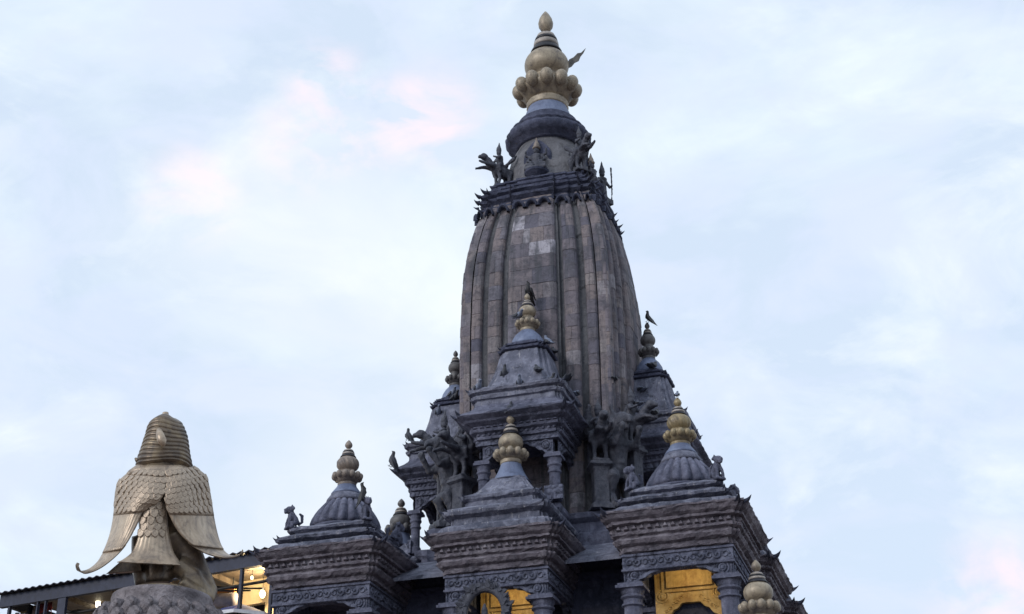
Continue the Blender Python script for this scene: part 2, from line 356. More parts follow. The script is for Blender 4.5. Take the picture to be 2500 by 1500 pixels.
# ribs of one face: (u0, u1, depth) in units of R;  grooves are what lies between
RIBS = [(-.30, .30, 1.0), (.375, .555, .965), (-.555, -.375, .965), (.63, .765, .935), (-.765, -.63, .935), (.83, .905, .905), (-.905, -.83, .905)]
def ribplan():
    pts = []
    half = [(.905, .905), (.81, .905), (.765, .905), (.765, .935), (.605, .935), (.58, .965), (.355, .965), (.355, 1.0)]
    right = [(u, -d) for u, d in reversed(half)]
    left = [(-u, -d) for u, d in half]
    face = left[0:1] + left[1:] + right[:-1]
    for k in range(4):
        c, s = [(1, 0), (0, 1), (-1, 0), (0, -1)][k]
        pts += [(x * c - y * s, x * s + y * c) for x, y in face]
    return pts
RIBPLAN = ribplan()
core = MB(); cpl = []
gq = [(-.81, .85), (-.765, .85), (-.605, .85), (.605, .85), (.765, .85), (.81, .85)]
core.stack(RIBPLAN, [(TR(z) * .940, z) for z in [9.0 + .2 * i for i in range(33)]], 3, 0.004)
tower = obj('tower', core, 'stone_moss', temple, False, (.04, 0, 0))
def facept(k, u, d, z):
    r = TR(z); x, y = u * r, -d * r
    c, s = [(1, 0), (0, 1), (-1, 0), (0, -1)][k]          # 0 front, 1 right, 2 back, 3 left
    return Vector((x * c - y * s, x * s + y * c, z))
blocks = []
rb = random.Random(21)
for k in range(4):
    for (u0, u1, d) in RIBS:
        zc = 9.0; wide = u0 == -.30
        while zc < 15.16:
            z1 = min(zc + (rb.uniform(.18, .30) if not wide else rb.uniform(.20, .34)), 15.18)
            n = rb.choice([2, 3, 3, 4]) if wide else (1 if rb.random() < .72 or u1 - u0 < .12 else 2)
            cuts = [u0] + [u0 + (u1 - u0) * (i + rb.uniform(-.22, .22)) / n for i in range(1, n)] + [u1]
            for a, b in zip(cuts, cuts[1:]): blocks.append((k, a, b, d, zc, z1, rb.random(), rb.uniform(-.004, .004), a == u0, b == u1))
            zc = z1
def blockgeo(mb, bl):
    k, a, b, d, z0, z1, rn, off, le, re = bl; j = .0008; c1 = .002; c2 = min(.055, (b - a) * (.30 if le and re else .5))
    q = lambda u, dd, z: facept(k, u, dd, z)
    la, ra = (c2 if le else c1), (c2 if re else c1); ld, rd = (.055 if le else .002), (.055 if re else .002); e = off; A = []
    for fi, fd, zi in ((None, None, 0), (0, 1.0, 0), (.14, .5, .3), (.5, .13, .7), (1.0, 0, 1.0)):
        if fi is None: L = (a + j, d - .13); Q = (b - j, d - .13)
        else: L = (a + j + la * fi, d + e - ld * fd); Q = (b - j - ra * fi, d + e - rd * fd)
        zz = c1 * zi; A += [q(*L, z0 + j + zz), q(*Q, z0 + j + zz), q(*Q, z1 - j - zz), q(*L, z1 - j - zz)]
    F = []
    for r_ in range(4): F += [(r_ * 4 + i_, r_ * 4 + (i_ + 1) % 4, r_ * 4 + 4 + (i_ + 1) % 4, r_ * 4 + 4 + i_) for i_ in range(4)]
    mb.add(A, F + [(16, 17, 18, 19)]); return 17
def setrnd(me, vals):
    at = me.attributes.new('rnd', 'FLOAT', 'FACE'); at.data.foreach_set('value', vals)
def keyb(bl):
    k, a, b, d, z0, z1 = bl[:6]
    vis = {0: 1.0, 1: .36, 2: 0, 3: 0.0}[k]
    if k == 3: vis = 0.0
    if z0 < 11.2: vis *= .15
    return -(b - a) * (z1 - z0) * vis
blocks.sort(key=keyb)
for bl in blocks[:298]:
    mb = MB(); n = blockgeo(mb, bl); me = mesh('stone_block', mb, 'block'); setrnd(me, [bl[6]] * n); link('stone_block', me, tower)
mb = MB(); vals = []
for bl in blocks[298:]: n = blockgeo(mb, bl); vals += [bl[6]] * n
me = mesh('stone_blocks', mb, 'block'); setrnd(me, vals); stuff(link('stone_blocks', me, tower))

# ---- cornice that crowns the tower
cor = MB(); cor.stack(RIBPLAN, [(h_ * .965, z_ - .20) for h_, z_ in [(1.04, 15.22), (1.12, 15.25), (1.13, 15.30), (1.08, 15.31), (1.09, 15.36), (1.16, 15.41), (1.17, 15.455), (1.10, 15.47), (1.09, 15.51), (1.15, 15.545), (1.155, 15.59), (1.06, 15.60), (1.03, 15.64),
                                (1.07, 15.67), (1.075, 15.70), (.98, 15.71), (.96, 15.80), (.99, 15.82), (.99, 15.85), (.80, 15.86)]], 7, 0.008)
cornice = obj('tower_cornice', cor, 'stone_dark', temple)
def hood():     # arched leaf that hangs over each rib
    mb = MB(); n = 9; o = []; i2 = []
    for k in range(n):
        a = PI * k / (n - 1); o.append((math.cos(a), math.sin(a))); i2.append((math.cos(a) * .62, math.sin(a) * .66))
    for y0, sc in ((0, 1), (-.16, .92)):
        pass
    rs = []
    for (r, y) in ((1.0, 0.1), (1.0, -.14), (.78, -.22), (.60, -.10), (.58, .1)):
        rs.append([(math.cos(PI * k / (n - 1)) * r, y, -.45 + 1.25 * r * math.sin(PI * k / (n - 1)) ** .9) for k in range(n)])
    mb.rings(rs, False, False, False); return mesh('hood_leaf', mb, 'stone_dark', True)
hoodm = hood()
for k in range(4):
    for (u0, u1, d) in RIBS:
        um = (u0 + u1) / 2; wd = (u1 - u0) / 2 * 1.12
        parts = [(um, wd)] if wd < .2 else [(um - .2, .11), (um, .11), (um + .2, .11)]
        for uu, ww in parts:
            p = facept(k, uu, d + .02, 14.94); o = link('hood_leaf', hoodm, cornice, p, (0, 0, [0, PI / 2, PI, -PI / 2][k])); o.scale = (ww * 1.1, .32, .13)
def hornmesh():
    mb = MB(); rs = []
    for i in range(6):
        t = i / 5; x = -.25 + 1.0 * t; z = .05 + .50 * t ** 2.2; wv = .34 * (1 - t) ** .7 + .012; hh = .22 * (1 - t) ** .8 + .01
        rs.append([(x, -wv, z - hh), (x, wv, z - hh), (x, wv * .5, z + hh), (x, -wv * .5, z + hh)])
    mb.rings(rs); return mesh('corner_horn', mb, 'stone_dark')
hornm = hornmesh()
def horns(par, half, z, size, plan='step', mat_=None, two=True):
    for sx in (-1, 1):
        for sy in (-1, 1):
            spots = [(.90, 1.0), (1.0, .90)] if two else [(.97, .97)]
            for i, (px_, py_) in enumerate(spots):
                o = link('corner_horn', hornm, par, (sx * px_ * half, sy * py_ * half, z))
                ang = math.atan2(sy, sx) + ((.35 if i == 0 else -.35) * (1 if sx * sy > 0 else -1) if two else 0)
                o.rotation_euler = (0, 0, ang); s_ = size * .78 * RN.uniform(.85, 1.12); o.scale = (s_, s_, s_ * RN.uniform(.9, 1.2))
for z, hf, sz in ((15.06, 1.02, .13), (15.22, 1.06, .15), (15.36, 1.05, .16), (15.48, .97, .14)):
    horns(cornice, hf, z, sz, two=False)
for z, hf, sz in ((15.08, 1.10, .10), (15.23, 1.14, .11), (15.37, 1.12, .11)):
    for sx, sy in ((1, 0), (-1, 0), (0, 1), (0, -1)):
        for off in (-.76, -.36, .36, .76):
            x = sx * hf + (off * hf if sx == 0 else 0) * 1.0; y = sy * hf + (off * hf if sy == 0 else 0)
            o = link('corner_horn', hornm, cornice, (x * .97, y * .97, z), (0, 0, math.atan2(sy, sx))); o.scale = (sz, sz * .7, sz)

# ---- neck, ribbed ring, bell neck, gilded finial of the tower
obj('tower_neck', MB().lathe([(.85, 15.65), (.85, 15.76), (.81, 15.78), (.80, 15.95), (.77, 16.16), (.715, 16.38), (.64, 16.56), (.57, 16.68), (.56, 16.74)], 48), 'stone_lime', temple, True)
rp = [(.56, 16.70), (.63, 16.72), (.62, 16.76), (.715, 16.80), (.77, 16.87), (.78, 16.94), (.745, 17.0), (.70, 17.01), (.70, 17.04), (.715, 17.07), (.69, 17.11), (.635, 17.12), (.63, 17.15), (.60, 17.20), (.565, 17.28), (.56, 17.31), (.51, 17.34), (.49, 17.37)]
obj('neck_ring', MB().lathe(rp, 144, mod=lambda a, t: 1 + (.035 * abs(math.sin(13 * a)) ** .6 if (.15 < t < .36 or .5 < t < .62) else 0)), 'stone_dark', temple, True)
obj('bell_neck', MB().lathe([(.49, 17.35), (.50, 17.375), (.46, 17.385), (.455, 17.42), (.415, 17.54), (.38, 17.63), (.37, 17.68)], 40), 'blue_metal', temple, True)
finial(temple, 17.66, 18.08, 18.70, 19.99, .665, .425, nb=12)
lf = MB(); pts = [(0, -.02), (.05, .10), (.14, .16), (.22, .27), (.30, .29), (.40, .42), (.36, .30), (.30, .20), (.27, .09), (.18, .03), (.12, -.07), (.04, -.12)]
lf.rings([[(x, -.012, z) for x, z in pts], [(x * .98, .012, z * .98) for x, z in pts]])
o = obj('finial_leaf', lf, 'copper_leaf', temple, False, (.385 * cB, .385 * sB, 18.74), (R(8), R(6), BETA)); o.scale = (.86, 1, .86)

# ------------------------------------------------------------------ pavilions
def column(par, key, x, y, z0, z1, r, m='stone_grey'):
    def mk():
        h = z1 - z0
        mb = MB()
        mb.lathe([(r * 1.25, z0), (r * 1.25, z0 + .1), (r * 1.0, z0 + .13), (r, z0 + .16), (r * .97, z1 - .30), (r * 1.0, z1 - .29), (r * 1.22, z1 - .275), (r * 1.22, z1 - .25), (r * 1.02, z1 - .24), (r * 1.04, z1 - .19),
                  (r * 1.3, z1 - .165), (r * 1.3, z1 - .14), (r * 1.12, z1 - .13), (r * 1.35, z1 - .06), (r * 1.4, z1 - .05)], 20)
        mb.box(-r * 1.55, r * 1.55, -r * 1.55, r * 1.55, z1 - .052, z1 - .012); mb.box(-r * 1.35, r * 1.35, -r * 1.35, r * 1.35, z1 - .014, z1 + .02)
        return mesh('column', mb, m, False)
    return link('column', cached(key, mk), par, (x, y, 0))
def cusp(u, lo, hi):
    u = abs(u)
    if u < .26: return hi
    t = (u - .26) / .74; base = 1 - t ** 1.15
    sc = abs(math.sin(t * 3.2 * PI)) * .085
    return lo + (hi - lo) * max(0, base - sc)
def archmesh(key, L, lo, hi, top, th, m):
    def mk():
        mb = MB(); n = 44; us = [-1 + 2 * i / n for i in range(n + 1)]
        fr = [(u * L, -th / 2, cusp(u, lo, hi)) for u in us]; bt = [(u * L, -th / 2, top) for u in us]
        rs = [fr, bt, [(x, th / 2, z) for x, y, z in bt], [(x, th / 2, z) for x, y, z in fr], fr]
        mb.rings(rs, False, False, False)
        inner = [(u * L, -th / 2 - .018, cusp(u, lo, hi) - .0) for u in us]; up = [(u * L, -th / 2 - .018, min(top, cusp(u, lo, hi) + .045)) for u in us]
        mb.rings([inner, up, [(x, y + .03, z) for x, y, z in up]], False, False, False)
        for sx in (-1, 1):                               # medallions over the columns
            c = (sx * L * .80, -th / 2 - .005, (lo + top) / 2 + .02)
            for rr, yy in ((.085, 0), (.045, -.012)):
                mb.tube([(c[0] + rr * math.cos(2 * PI * q / 12), c[1] + yy, c[2] + rr * math.sin(2 * PI * q / 12)) for q in range(13)], .014, 6)
            mb.ell((c[0], c[1] - .01, c[2]), (.03, .025, .035), 8, 6)
            for q in range(5):
                t = .28 + .10 * q; mb.tube([(sx * L * t + .03 * math.cos(a_) * (1 - a_ / 8), -th / 2 - .004, min(top - .05, cusp(t, lo, hi) + .09) + .03 * math.sin(a_) * (1 - a_ / 8)) for a_ in [0, .9, 1.8, 2.7, 3.6, 4.5, 5.4]], .009, 5)
        return mesh('arch_panel', mb, m)
    return cached(key, mk)
def ringsq(half0, half1, z0, z1):   # hollow square band
    mb = MB()
    def ring(h, z): return [(x * h, y * h, z) for x, y in SQ]
    mb.rings([ring(half1, z0), ring(half1, z1), ring(half0, z1), ring(half0, z0), ring(half1, z0)], False, False); return mb

def dentils(par, half, z0, z1, d, n, key, m='stone_brown'):
    def mk():
        mb = MB()
        for k in range(4):
            c, s = [(1, 0), (0, 1), (-1, 0), (0, -1)][k]
            for i in range(n):
                u = (i + .5) / n * 2 - 1; x = u * half * .93; w_ = half * .62 / n * 1.0
                P = [(x - w_, -half, z0), (x + w_, -half, z0), (x + w_ * .45, -half, z1), (x - w_ * .45, -half, z1), (x - w_ * .8, -half - d, z0 + .2 * (z1 - z0)), (x + w_ * .8, -half - d, z0 + .2 * (z1 - z0)), (x, -half - d * .8, z1 - .1 * (z1 - z0))]
                P = [(a * c - b * s, a * s + b * c, zz) for a, b, zz in P]
                mb.add(P, [(0, 1, 5, 4), (1, 2, 6, 5), (3, 0, 4, 6), (4, 5, 6), (2, 3, 6)])
        return mesh('dentil_row', mb, m)
    return stuff(link('dentil_row', cached(key, mk), par))

def relief_band(par, half, z0, z1, key, n=9, m='stone_carved'):
    """carved scrolls along a frieze, real relief"""
    def mk():
        mb = MB(); rr = random.Random(5)
        for k in range(4):
            c, s = [(1, 0), (0, 1), (-1, 0), (0, -1)][k]
            for i in range(n):
                x = ((i + .5) / n * 2 - 1) * half * .94; zc_ = (z0 + z1) / 2; r0 = (z1 - z0) * .36
                pts = []
                for q in range(9):
                    a = q * .85 + (PI if i % 2 else 0); r_ = r0 * (1 - q / 11)
                    pts.append((x + r_ * math.cos(a), -half - .002, zc_ + r_ * math.sin(a)))
                pts = [(a * c - b * s, a * s + b * c, zz) for a, b, zz in pts]
                mb.tube(pts, .016, 5)
        return mesh('carved_relief', mb, m, True)
    return stuff(link('carved_relief', cached(key, mk), par))

def lower_pavilion(x, y, kind, dz=0.0, fz=None, lit=False, label=None, gold='gilt', spiral=False, dull=False, zf0=5.95):
    z = lambda a: a + dz
    J = .0085
    mb = MB()
    mb.stack(STEP, [(.76, z(7.79)), (.80, z(7.80)), (.805, z(7.835)), (.785, z(7.84)), (.79, z(7.875)), (.845, z(7.90)), (.875, z(7.95)), (.865, z(7.975)), (.845, z(7.98)), (.85, z(8.0)), (.895, z(8.02)), (.90, z(8.055)), (.87, z(8.065)),
                    (.875, z(8.15)), (.94, z(8.16)), (.945, z(8.19)), (.93, z(8.20)), (.985, z(8.235)), (1.02, z(8.29)), (1.035, z(8.30)), (1.035, z(8.325)), (.88, z(8.375)), (.5, z(8.38))], 13, J)
    pv = obj('pavilion', mb, 'stone_brown', temple, False, (x, y, 0))
    if label: pv['label'] = label
    dentils(pv, .872, z(8.075), z(8.145), .045, 15, ('dl', dz))
    # frieze, arches, columns
    obj('frieze', ringsq(.60, .755, z(7.54), z(7.792)), 'stone_carved', pv)
    obj('frieze_moulding', ringsq(.70, .775, z(7.745), z(7.775)), 'stone_grey', pv)
    obj('frieze_moulding', ringsq(.70, .77, z(7.548), z(7.575)), 'stone_grey', pv)
    relief_band(pv, .757, z(7.58), z(7.74), ('rb', dz), 13)
    for k in range(4):
        a = [0, PI / 2, PI, -PI / 2][k]
        link('arch_panel', archmesh(('al', dz), .75, z(7.33), z(7.565), z(7.60), .10, 'stone_carved'), pv, (math.sin(a) * .675, -math.cos(a) * .675, 0), (0, 0, a))
    for sx in (-1, 1):
        for sy in (-1, 1): column(pv, ('cl', dz), sx * .655, sy * .655, z(zf0), z(7.36), .125)
    # roof plates
    if kind == 'pyramid':
        roof = [(.84, z(8.36)), (.855, z(8.40)), (.85, z(8.46)), (.80, z(8.50)), (.72, z(8.505)), (.71, z(8.62)), (.80, z(8.66)), (.82, z(8.70)), (.815, z(8.735)), (.66, z(8.81)), (.56, z(8.84)), (.545, z(8.92)), (.60, z(8.95)), (.615, z(8.985)), (.60, z(9.01)), (.47, z(9.07)), (.45, z(9.09))]
        rf = obj('roof', MB().stack(STEP, roof, 7, J), 'stone_roof', pv)
        obj('roof_cone', MB().stack(stepplan(.8, .09), [(.45, z(9.085)), (.44, z(9.12)), (.36, z(9.22)), (.29, z(9.32)), (.27, z(9.33)), (.265, z(9.36))], 10, .004), 'stone_roof', pv)
        obj('bell_neck', MB().lathe([(.30, z(9.35)), (.27, z(9.38)), (.215, z(9.48)), (.175, z(9.57)), (.155, z(9.63)), (.15, z(9.66))], 28), 'blue_metal', pv, True)
        f = fz or (9.64, 9.794, 10.0, 10.488)
        finial(pv, *[z(q) for q in f], .275, .19, gold, 12, spiral, dull)
        horns(pv, .80, z(8.71), .12); horns(pv, .595, z(8.985), .10)
    else:
        roof = [(.84, z(8.36)), (.855, z(8.385)), (.85, z(8.43)), (.78, z(8.47)), (.70, z(8.475)), (.695, z(8.50)), (.79, z(8.53)), (.80, z(8.565)), (.79, z(8.58)), (.66, z(8.64)), (.60, z(8.65)), (.595, z(8.68)), (.66, z(8.70)), (.67, z(8.73)), (.655, z(8.745)), (.54, z(8.80))]
        rf = obj('roof', MB().stack(STEP, roof, 7, J), 'stone_roof', pv)
        nb = 20
        dome = [(.54, 8.79), (.55, 8.82), (.53, 8.84), (.45, 8.845), (.515, 8.865), (.52, 8.90), (.495, 8.98), (.455, 9.06), (.405, 9.14), (.35, 9.21), (.30, 9.27), (.27, 9.30)]
        def md(a, t): return 1 + (.15 * abs(math.cos(nb / 2 * a)) ** .7 - .10 if .3 < t < .93 else 0)
        obj('fluted_dome', MB().lathe([(r, z(q)) for r, q in dome], nb * 8, mod=md), 'stone_grey', pv, True)
        obj('dome_shoulder', MB().lathe([(.31, z(9.275)), (.30, z(9.32)), (.25, z(9.39)), (.23, z(9.415)), (.22, z(9.42))], 28), 'stone_roof', pv, True)
        obj('bell_neck', MB().lathe([(.235, z(9.41)), (.24, z(9.425)), (.20, z(9.48)), (.155, z(9.54)), (.15, z(9.56))], 28), 'blue_metal', pv, True)
        f = fz or (9.55, 9.712, 9.93, 10.326)
        finial(pv, *[z(q) for q in f], .245, .172, gold, 12, spiral, dull)
        horns(pv, .78, z(8.555), .11)
    horns(pv, 1.01, z(8.30), .17)
    # inner shrine wall with its own arch
    if lit:
        th = .06
        link('inner_arch', archmesh(('ia', dz, lit), .50, z(6.95), z(7.28), z(7.80), th, 'gold_wall'), pv, (0, .10, 0))
        for i_ in range(2):
            obj('ceiling_step', MB().box(-.40 + .08 * i_, .40 - .08 * i_, .08 - .05 * i_ - .04, .08 - .05 * i_, z(7.44 + .05 * i_), z(7.79)), 'gold_wall', pv)
        obj('inner_wall', MB().box(-.53, .53, .16, .22, z(zf0), z(7.79)), 'stone_dark', pv)
    return pv

pav_FM = lower_pavilion(0, -2.48, 'pyramid', lit=True)
pav_RC = lower_pavilion(2.608, -2.608, 'fluted', lit=True, gold='gilt_yellow', spiral=True)
pav_LC = lower_pavilion(-2.608, -2.608, 'fluted', gold='gilt_dull', spiral=True, dull=True)
pav_RM = lower_pavilion(2.60, 0, 'pyramid', fz=(9.60, 9.70, 9.85, 10.15), gold='finial_grey')
pav_RB = lower_pavilion(2.608, 2.608, 'fluted', dull=True)
pav_LM = lower_pavilion(-2.75, 0, 'pyramid', fz=(9.58, 9.70, 9.84, 10.26), gold='finial_grey')

# ---- body between and under the pavilions
body = MB()
body.stack(SQ, [(1.95, 0.0), (1.95, 7.9), (2.02, 7.95), (2.02, 8.02), (1.95, 8.05), (1.95, 8.30), (1.6, 8.55)], 4, .01)
obj('temple_body', body, 'stone_dark', temple)
for k in range(4):          # sloping stone canopies between the pavilions
    a = [0, PI / 2, PI, -PI / 2][k]
    for sx in (-1, 1):
        mb = MB(); x0, x1 = sorted((sx * .86, sx * 1.80))
        mb.rings([[(x0, -1.9, 8.46), (x0, -2.72, 8.0), (x0, -2.74, 7.94), (x0, -1.9, 8.36)], [(x1, -1.9, 8.46), (x1, -2.72, 8.0), (x1, -2.74, 7.94), (x1, -1.9, 8.36)]])
        obj('sloping_canopy', mb, 'stone_roof', temple, False, None, (0, 0, a))
        mb = MB(); mb.stack(SQ, [(1, 0), (1, 1)], 1)
CROSS = [(-.30, -1), (.30, -1), (.30, -.74), (.74, -.74), (.74, -.30), (1, -.30), (1, .30), (.74, .30), (.74, .74), (.30, .74), (.30, 1), (-.30, 1), (-.30, .74), (-.74, .74), (-.74, .30), (-1, .30), (-1, -.30), (-.74, -.30), (-.74, -.74), (-.30, -.74)]
pl = MB(); pl.stack(CROSS, [(2.18, 8.45), (2.22, 8.62), (2.22, 8.74), (2.13, 8.78), (2.11, 8.92), (2.17, 8.95), (2.23, 8.98), (2.23, 9.06), (2.15, 9.09), (1.2, 9.10)], 7, .008)
obj('upper_plinth', pl, 'stone_grey', temple)
# lower tier that carries the pavilions
lt = MB(); lt.stack(STEP, [(4.75, 0), (4.75, .6), (4.4, .62), (4.4, 3.0), (3.72, 3.02), (3.62, 3.1), (3.62, 5.5), (3.78, 5.6), (3.82, 5.75), (3.7, 5.95), (1.5, 5.96)], 4, .01)
obj('lower_tier', lt, 'stone_dark', temple)
pav_LR = lower_pavilion(3.70, -3.70, 'pyramid', dz=-3.0, fz=(9.62, 9.79, 10.0, 10.43), zf0=6.05)

# ---- upper pavilions against the tower
def upper_pavilion(x, y, rz, fdull=False, label=None):
    J = .006
    mb = MB().stack(STEP, [(.66, 10.14), (.70, 10.15), (.705, 10.19), (.68, 10.20), (.69, 10.24), (.75, 10.26), (.76, 10.30), (.74, 10.31), (.75, 10.35), (.84, 10.39), (.86, 10.42), (.93, 10.46), (.95, 10.475), (.95, 10.50), (.80, 10.60), (.72, 10.68), (.70, 10.72), (.4, 10.73)], 7, J)
    pv = obj('upper_pavilion', mb, 'stone_grey', temple, False, (x, y, 0), (0, 0, rz))
    if label: pv['label'] = label
    dentils(pv, .742, 10.312, 10.348, .03, 13, 'du', 'stone_grey')
    obj('roof', MB().stack(STEP, [(.70, 10.70), (.70, 10.80), (.74, 10.81), (.76, 10.85), (.72, 10.86), (.71, 10.90), (.77, 10.92), (.785, 10.96), (.775, 10.985), (.66, 11.03), (.60, 11.05)], 7, J), 'stone_roof', pv)
    obj('bell_roof', MB().stack(stepplan(.72, .14), [(.60, 11.04), (.585, 11.10), (.53, 11.22), (.475, 11.36), (.43, 11.52), (.40, 11.66), (.375, 11.74), (.33, 11.76)], 14, .005), 'stone_roof', pv, True)
    obj('roof_moulding', MB().stack(stepplan(.72, .14), [(.33, 11.75), (.41, 11.765), (.42, 11.80), (.34, 11.815), (.33, 11.845), (.365, 11.855), (.37, 11.885), (.29, 11.90), (.26, 11.95)], 10, .004), 'stone_dark', pv)
    obj('bell_neck', MB().lathe([(.27, 11.93), (.275, 11.97), (.25, 12.06), (.20, 12.14), (.14, 12.20), (.12, 12.225)], 28), 'blue_metal', pv, True)
    finial(pv, 12.22, 12.36, 12.59, 12.93, .21, .145, 'finial_grey' if fdull else 'gilt', 12, False, fdull)
    horns(pv, .93, 10.485, .15); horns(pv, .765, 10.965, .11); horns(pv, .37, 11.80, .09, two=False)
    obj('frieze', ringsq(.48, .66, 10.06, 10.145), 'stone_carved', pv)
    relief_band(pv, .69, 10.20, 10.25, 'rbu', 15, 'stone_grey')
    for k in range(4):
        a = [0, PI / 2, PI, -PI / 2][k]
        link('arch_panel', archmesh('au', .56, 9.78, 10.02, 10.10, .09, 'stone_carved'), pv, (math.sin(a) * .575, -math.cos(a) * .575, 0), (0, 0, a))
    for sx in (-1, 1):
        for sy in (-1, 1): column(pv, 'cu', sx * .56, sy * .56, 9.08, 9.80, .085)
    for sx in (-1, 1):
        obj('parapet', MB().box(min(sx * .42, sx * .70), max(sx * .42, sx * .70), -.66, -.60, 9.08, 9.30), 'stone_carved', pv)
    return pv
up_F = upper_pavilion(.05, -1.68, 0)
up_L = upper_pavilion(-1.80, .02, -PI / 2, True); up_L.scale = (.88, .88, 1)
up_R = upper_pavilion(1.68, 0, PI / 2, True); up_R.scale = (.88, .88, 1)

# lamps that light the two gilded shrines
for pv, lab in ((pav_FM, 'warm bulb inside the middle front pavilion'), (pav_RC, 'warm bulb inside the right corner pavilion')):
    wl = T2W(pv.location.x + .05, pv.location.y - .46, 7.67)
    mb = MB().ell((0, 0, 0), (.035, .035, .05), 10, 8); mb.tube([(0, 0, .04), (0, 0, .09)], .016, 8)
    bo = obj('shrine_bulb', MB().ell((0, 0, 0), (.035, .035, .05), 10, 8), 'lamp_warm', None, True, wl)
    obj('bulb_cap', MB().tube([(0, 0, .035), (0, 0, .10)], .018, 8), 'ring_dark', bo); obj('bulb_cord', MB().tube([(0, 0, .09), (0, 0, .13)], .005, 5), 'cable_black', bo)
    tag(bo, lab, 'light bulb', 'bulbs in the gilded shrines')
    ld = bpy.data.lights.new('shrine_light', 'POINT'); ld.energy = 6; ld.color = (1.0, .78, .42); ld.shadow_soft_size = .05
    lo = bpy.data.objects.new('shrine_light', ld); COL.objects.link(lo); lo.parent = bo; lo.location = (0, .0, -.085)

# ------------------------------------------------------------------ carved figures on the temple (they stand on it: things of their own)
def place_t(o, x, y, z, ang):     # ang: direction the figure faces, temple frame
    o.location = T2W(x, y, z); o.rotation_euler = (0, 0, ang - BETA); return o
def rider():          # faces +x, winged beast leaping outwards with a crowned rider
    b = MB()
    b.box(-.22, .14, -.12, .12, 0, .05)
    b.tube([(-.26, 0, .34), (-.12, 0, .33), (.06, 0, .36), (.20, 0, .44)], [.09, .115, .11, .075], 10)
    b.tube([(.18, 0, .42), (.27, 0, .52), (.33, 0, .56)], [.075, .07, .05], 9); b.ell((.35, 0, .57), (.085, .07, .07)); b.tube([(.40, 0, .555), (.47, 0, .54)], [.045, .03], 8)
    for s in (-1, 1):
        b.tube([(.16, s * .06, .40), (.32, s * .08, .40), (.50, s * .07, .37 + .05 * s)], [.05, .036, .024], 8)
        b.tube([(-.20, s * .07, .34), (-.16, s * .09, .18), (-.20, s * .08, .02)], [.065, .045, .035], 8)
        b.tube([(.06, s * .07, .32), (.04, s * .08, .16), (.08, s * .08, .02)], [.045, .034, .03], 8)
        b.tube([(.02, s * .06, .64), (.10, s * .12, .56), (.18, s * .06, .60)], [.035, .028, .022], 7)
        b.tube([(0, s * .06, .46), (.09, s * .13, .40), (.05, s * .13, .28)], [.05, .04, .03], 7)
        b.tube([(-.08, s * .08, .44), (-.22, s * .17, .58), (-.30, s * .16, .68)], [.03, .045, .012], 7)
    b.tube([(-.24, 0, .36), (-.38, 0, .42), (-.40, 0, .56), (-.34, 0, .62)], [.04, .03, .03, .012], 7)
    b.tube([(-.02, 0, .42), (0, 0, .54), (.01, 0, .66)], [.09, .07, .075], 10); b.ell((.02, 0, .735), (.052, .05, .06))
    b.tube([(.02, 0, .78), (.02, 0, .83), (.015, 0, .87), (.01, 0, .96)], [.058, .05, .03, .008], 8)
    return fuse('winged_rider', b, 'bronze_dark', .017, 1, .003)
rid = rider()
q = .80
for (sx, sy), lab in (((-1, -1), 'crowned rider on leaping stone beast, left edge of the tower neck'), ((1, -1), 'crowned rider on leaping stone beast, nearest right of the tower neck')):
    o = link('beast_rider_statue', rid); place_t(o, sx * (.72 if sx < 0 else .78), sy * (.72 if sx < 0 else .78), 15.655, math.atan2(sy, sx)); o.scale = (.92, .92, 1.02); tag(o, lab, 'statue', 'beast riders around the tower neck')
def standing():
    b = MB(); b.box(-.14, .14, -.14, .14, 0, .10); b.tube([(0, 0, .08), (0, 0, .22), (0, 0, .42), (0, 0, .56)], [.12, .085, .075, .095], 10); b.ell((0, 0, .66), (.058, .055, .068)); b.tube([(0, 0, .70), (0, 0, .76), (0, 0, .82), (0, 0, .95)], [.062, .055, .035, .006], 9)
    for s_ in (-1, 1): b.tube([(0, s_ * .09, .54), (.04, s_ * .17, .42), (.14, s_ * .12, .40)], [.036, .03, .024], 7); b.tube([(-.05, s_ * .08, .50), (-.12, s_ * .20, .58), (-.13, s_ * .22, .74)], [.03, .045, .008], 7)
    b.tube([(.12, .12, .10), (.14, .12, .40), (.13, .12, .80)], [.014, .016, .02], 6)
    return fuse('standing_guardian', b, 'bronze_dark', .014, 0, .003)
o = link('guardian_statue', standing()); place_t(o, .90, .42, 15.652, -.5); o.scale = (.95, .95, 1.0); tag(o, 'slender upright crowned guardian with staff, right edge of the tower neck', 'statue')
def seated():
    b = MB()
    for s in (-1, 1):
        b.tube([(0, s * .04, .12), (.10, s * .15, .11), (.13, s * .02, .09)], [.06, .055, .04], 8); b.tube([(0, s * .10, .34), (.03, s * .16, .24), (.10, s * .06, .17)], [.038, .032, .026], 8)
        b.tube([(0, s * .09, .34), (.02, s * .19, .36), (.05, s * .19, .46)], [.03, .026, .022], 7)
    b.tube([(0, 0, .08), (0, 0, .22), (0, 0, .36)], [.11, .085, .10], 10); b.ell((.01, 0, .45), (.058, .055, .068)); b.box(-.09, .16, -.20, .20, 0, .07)
    return fuse('seated_deity', b, 'bronze_dark', .015, 1, .002)
sea = seated()
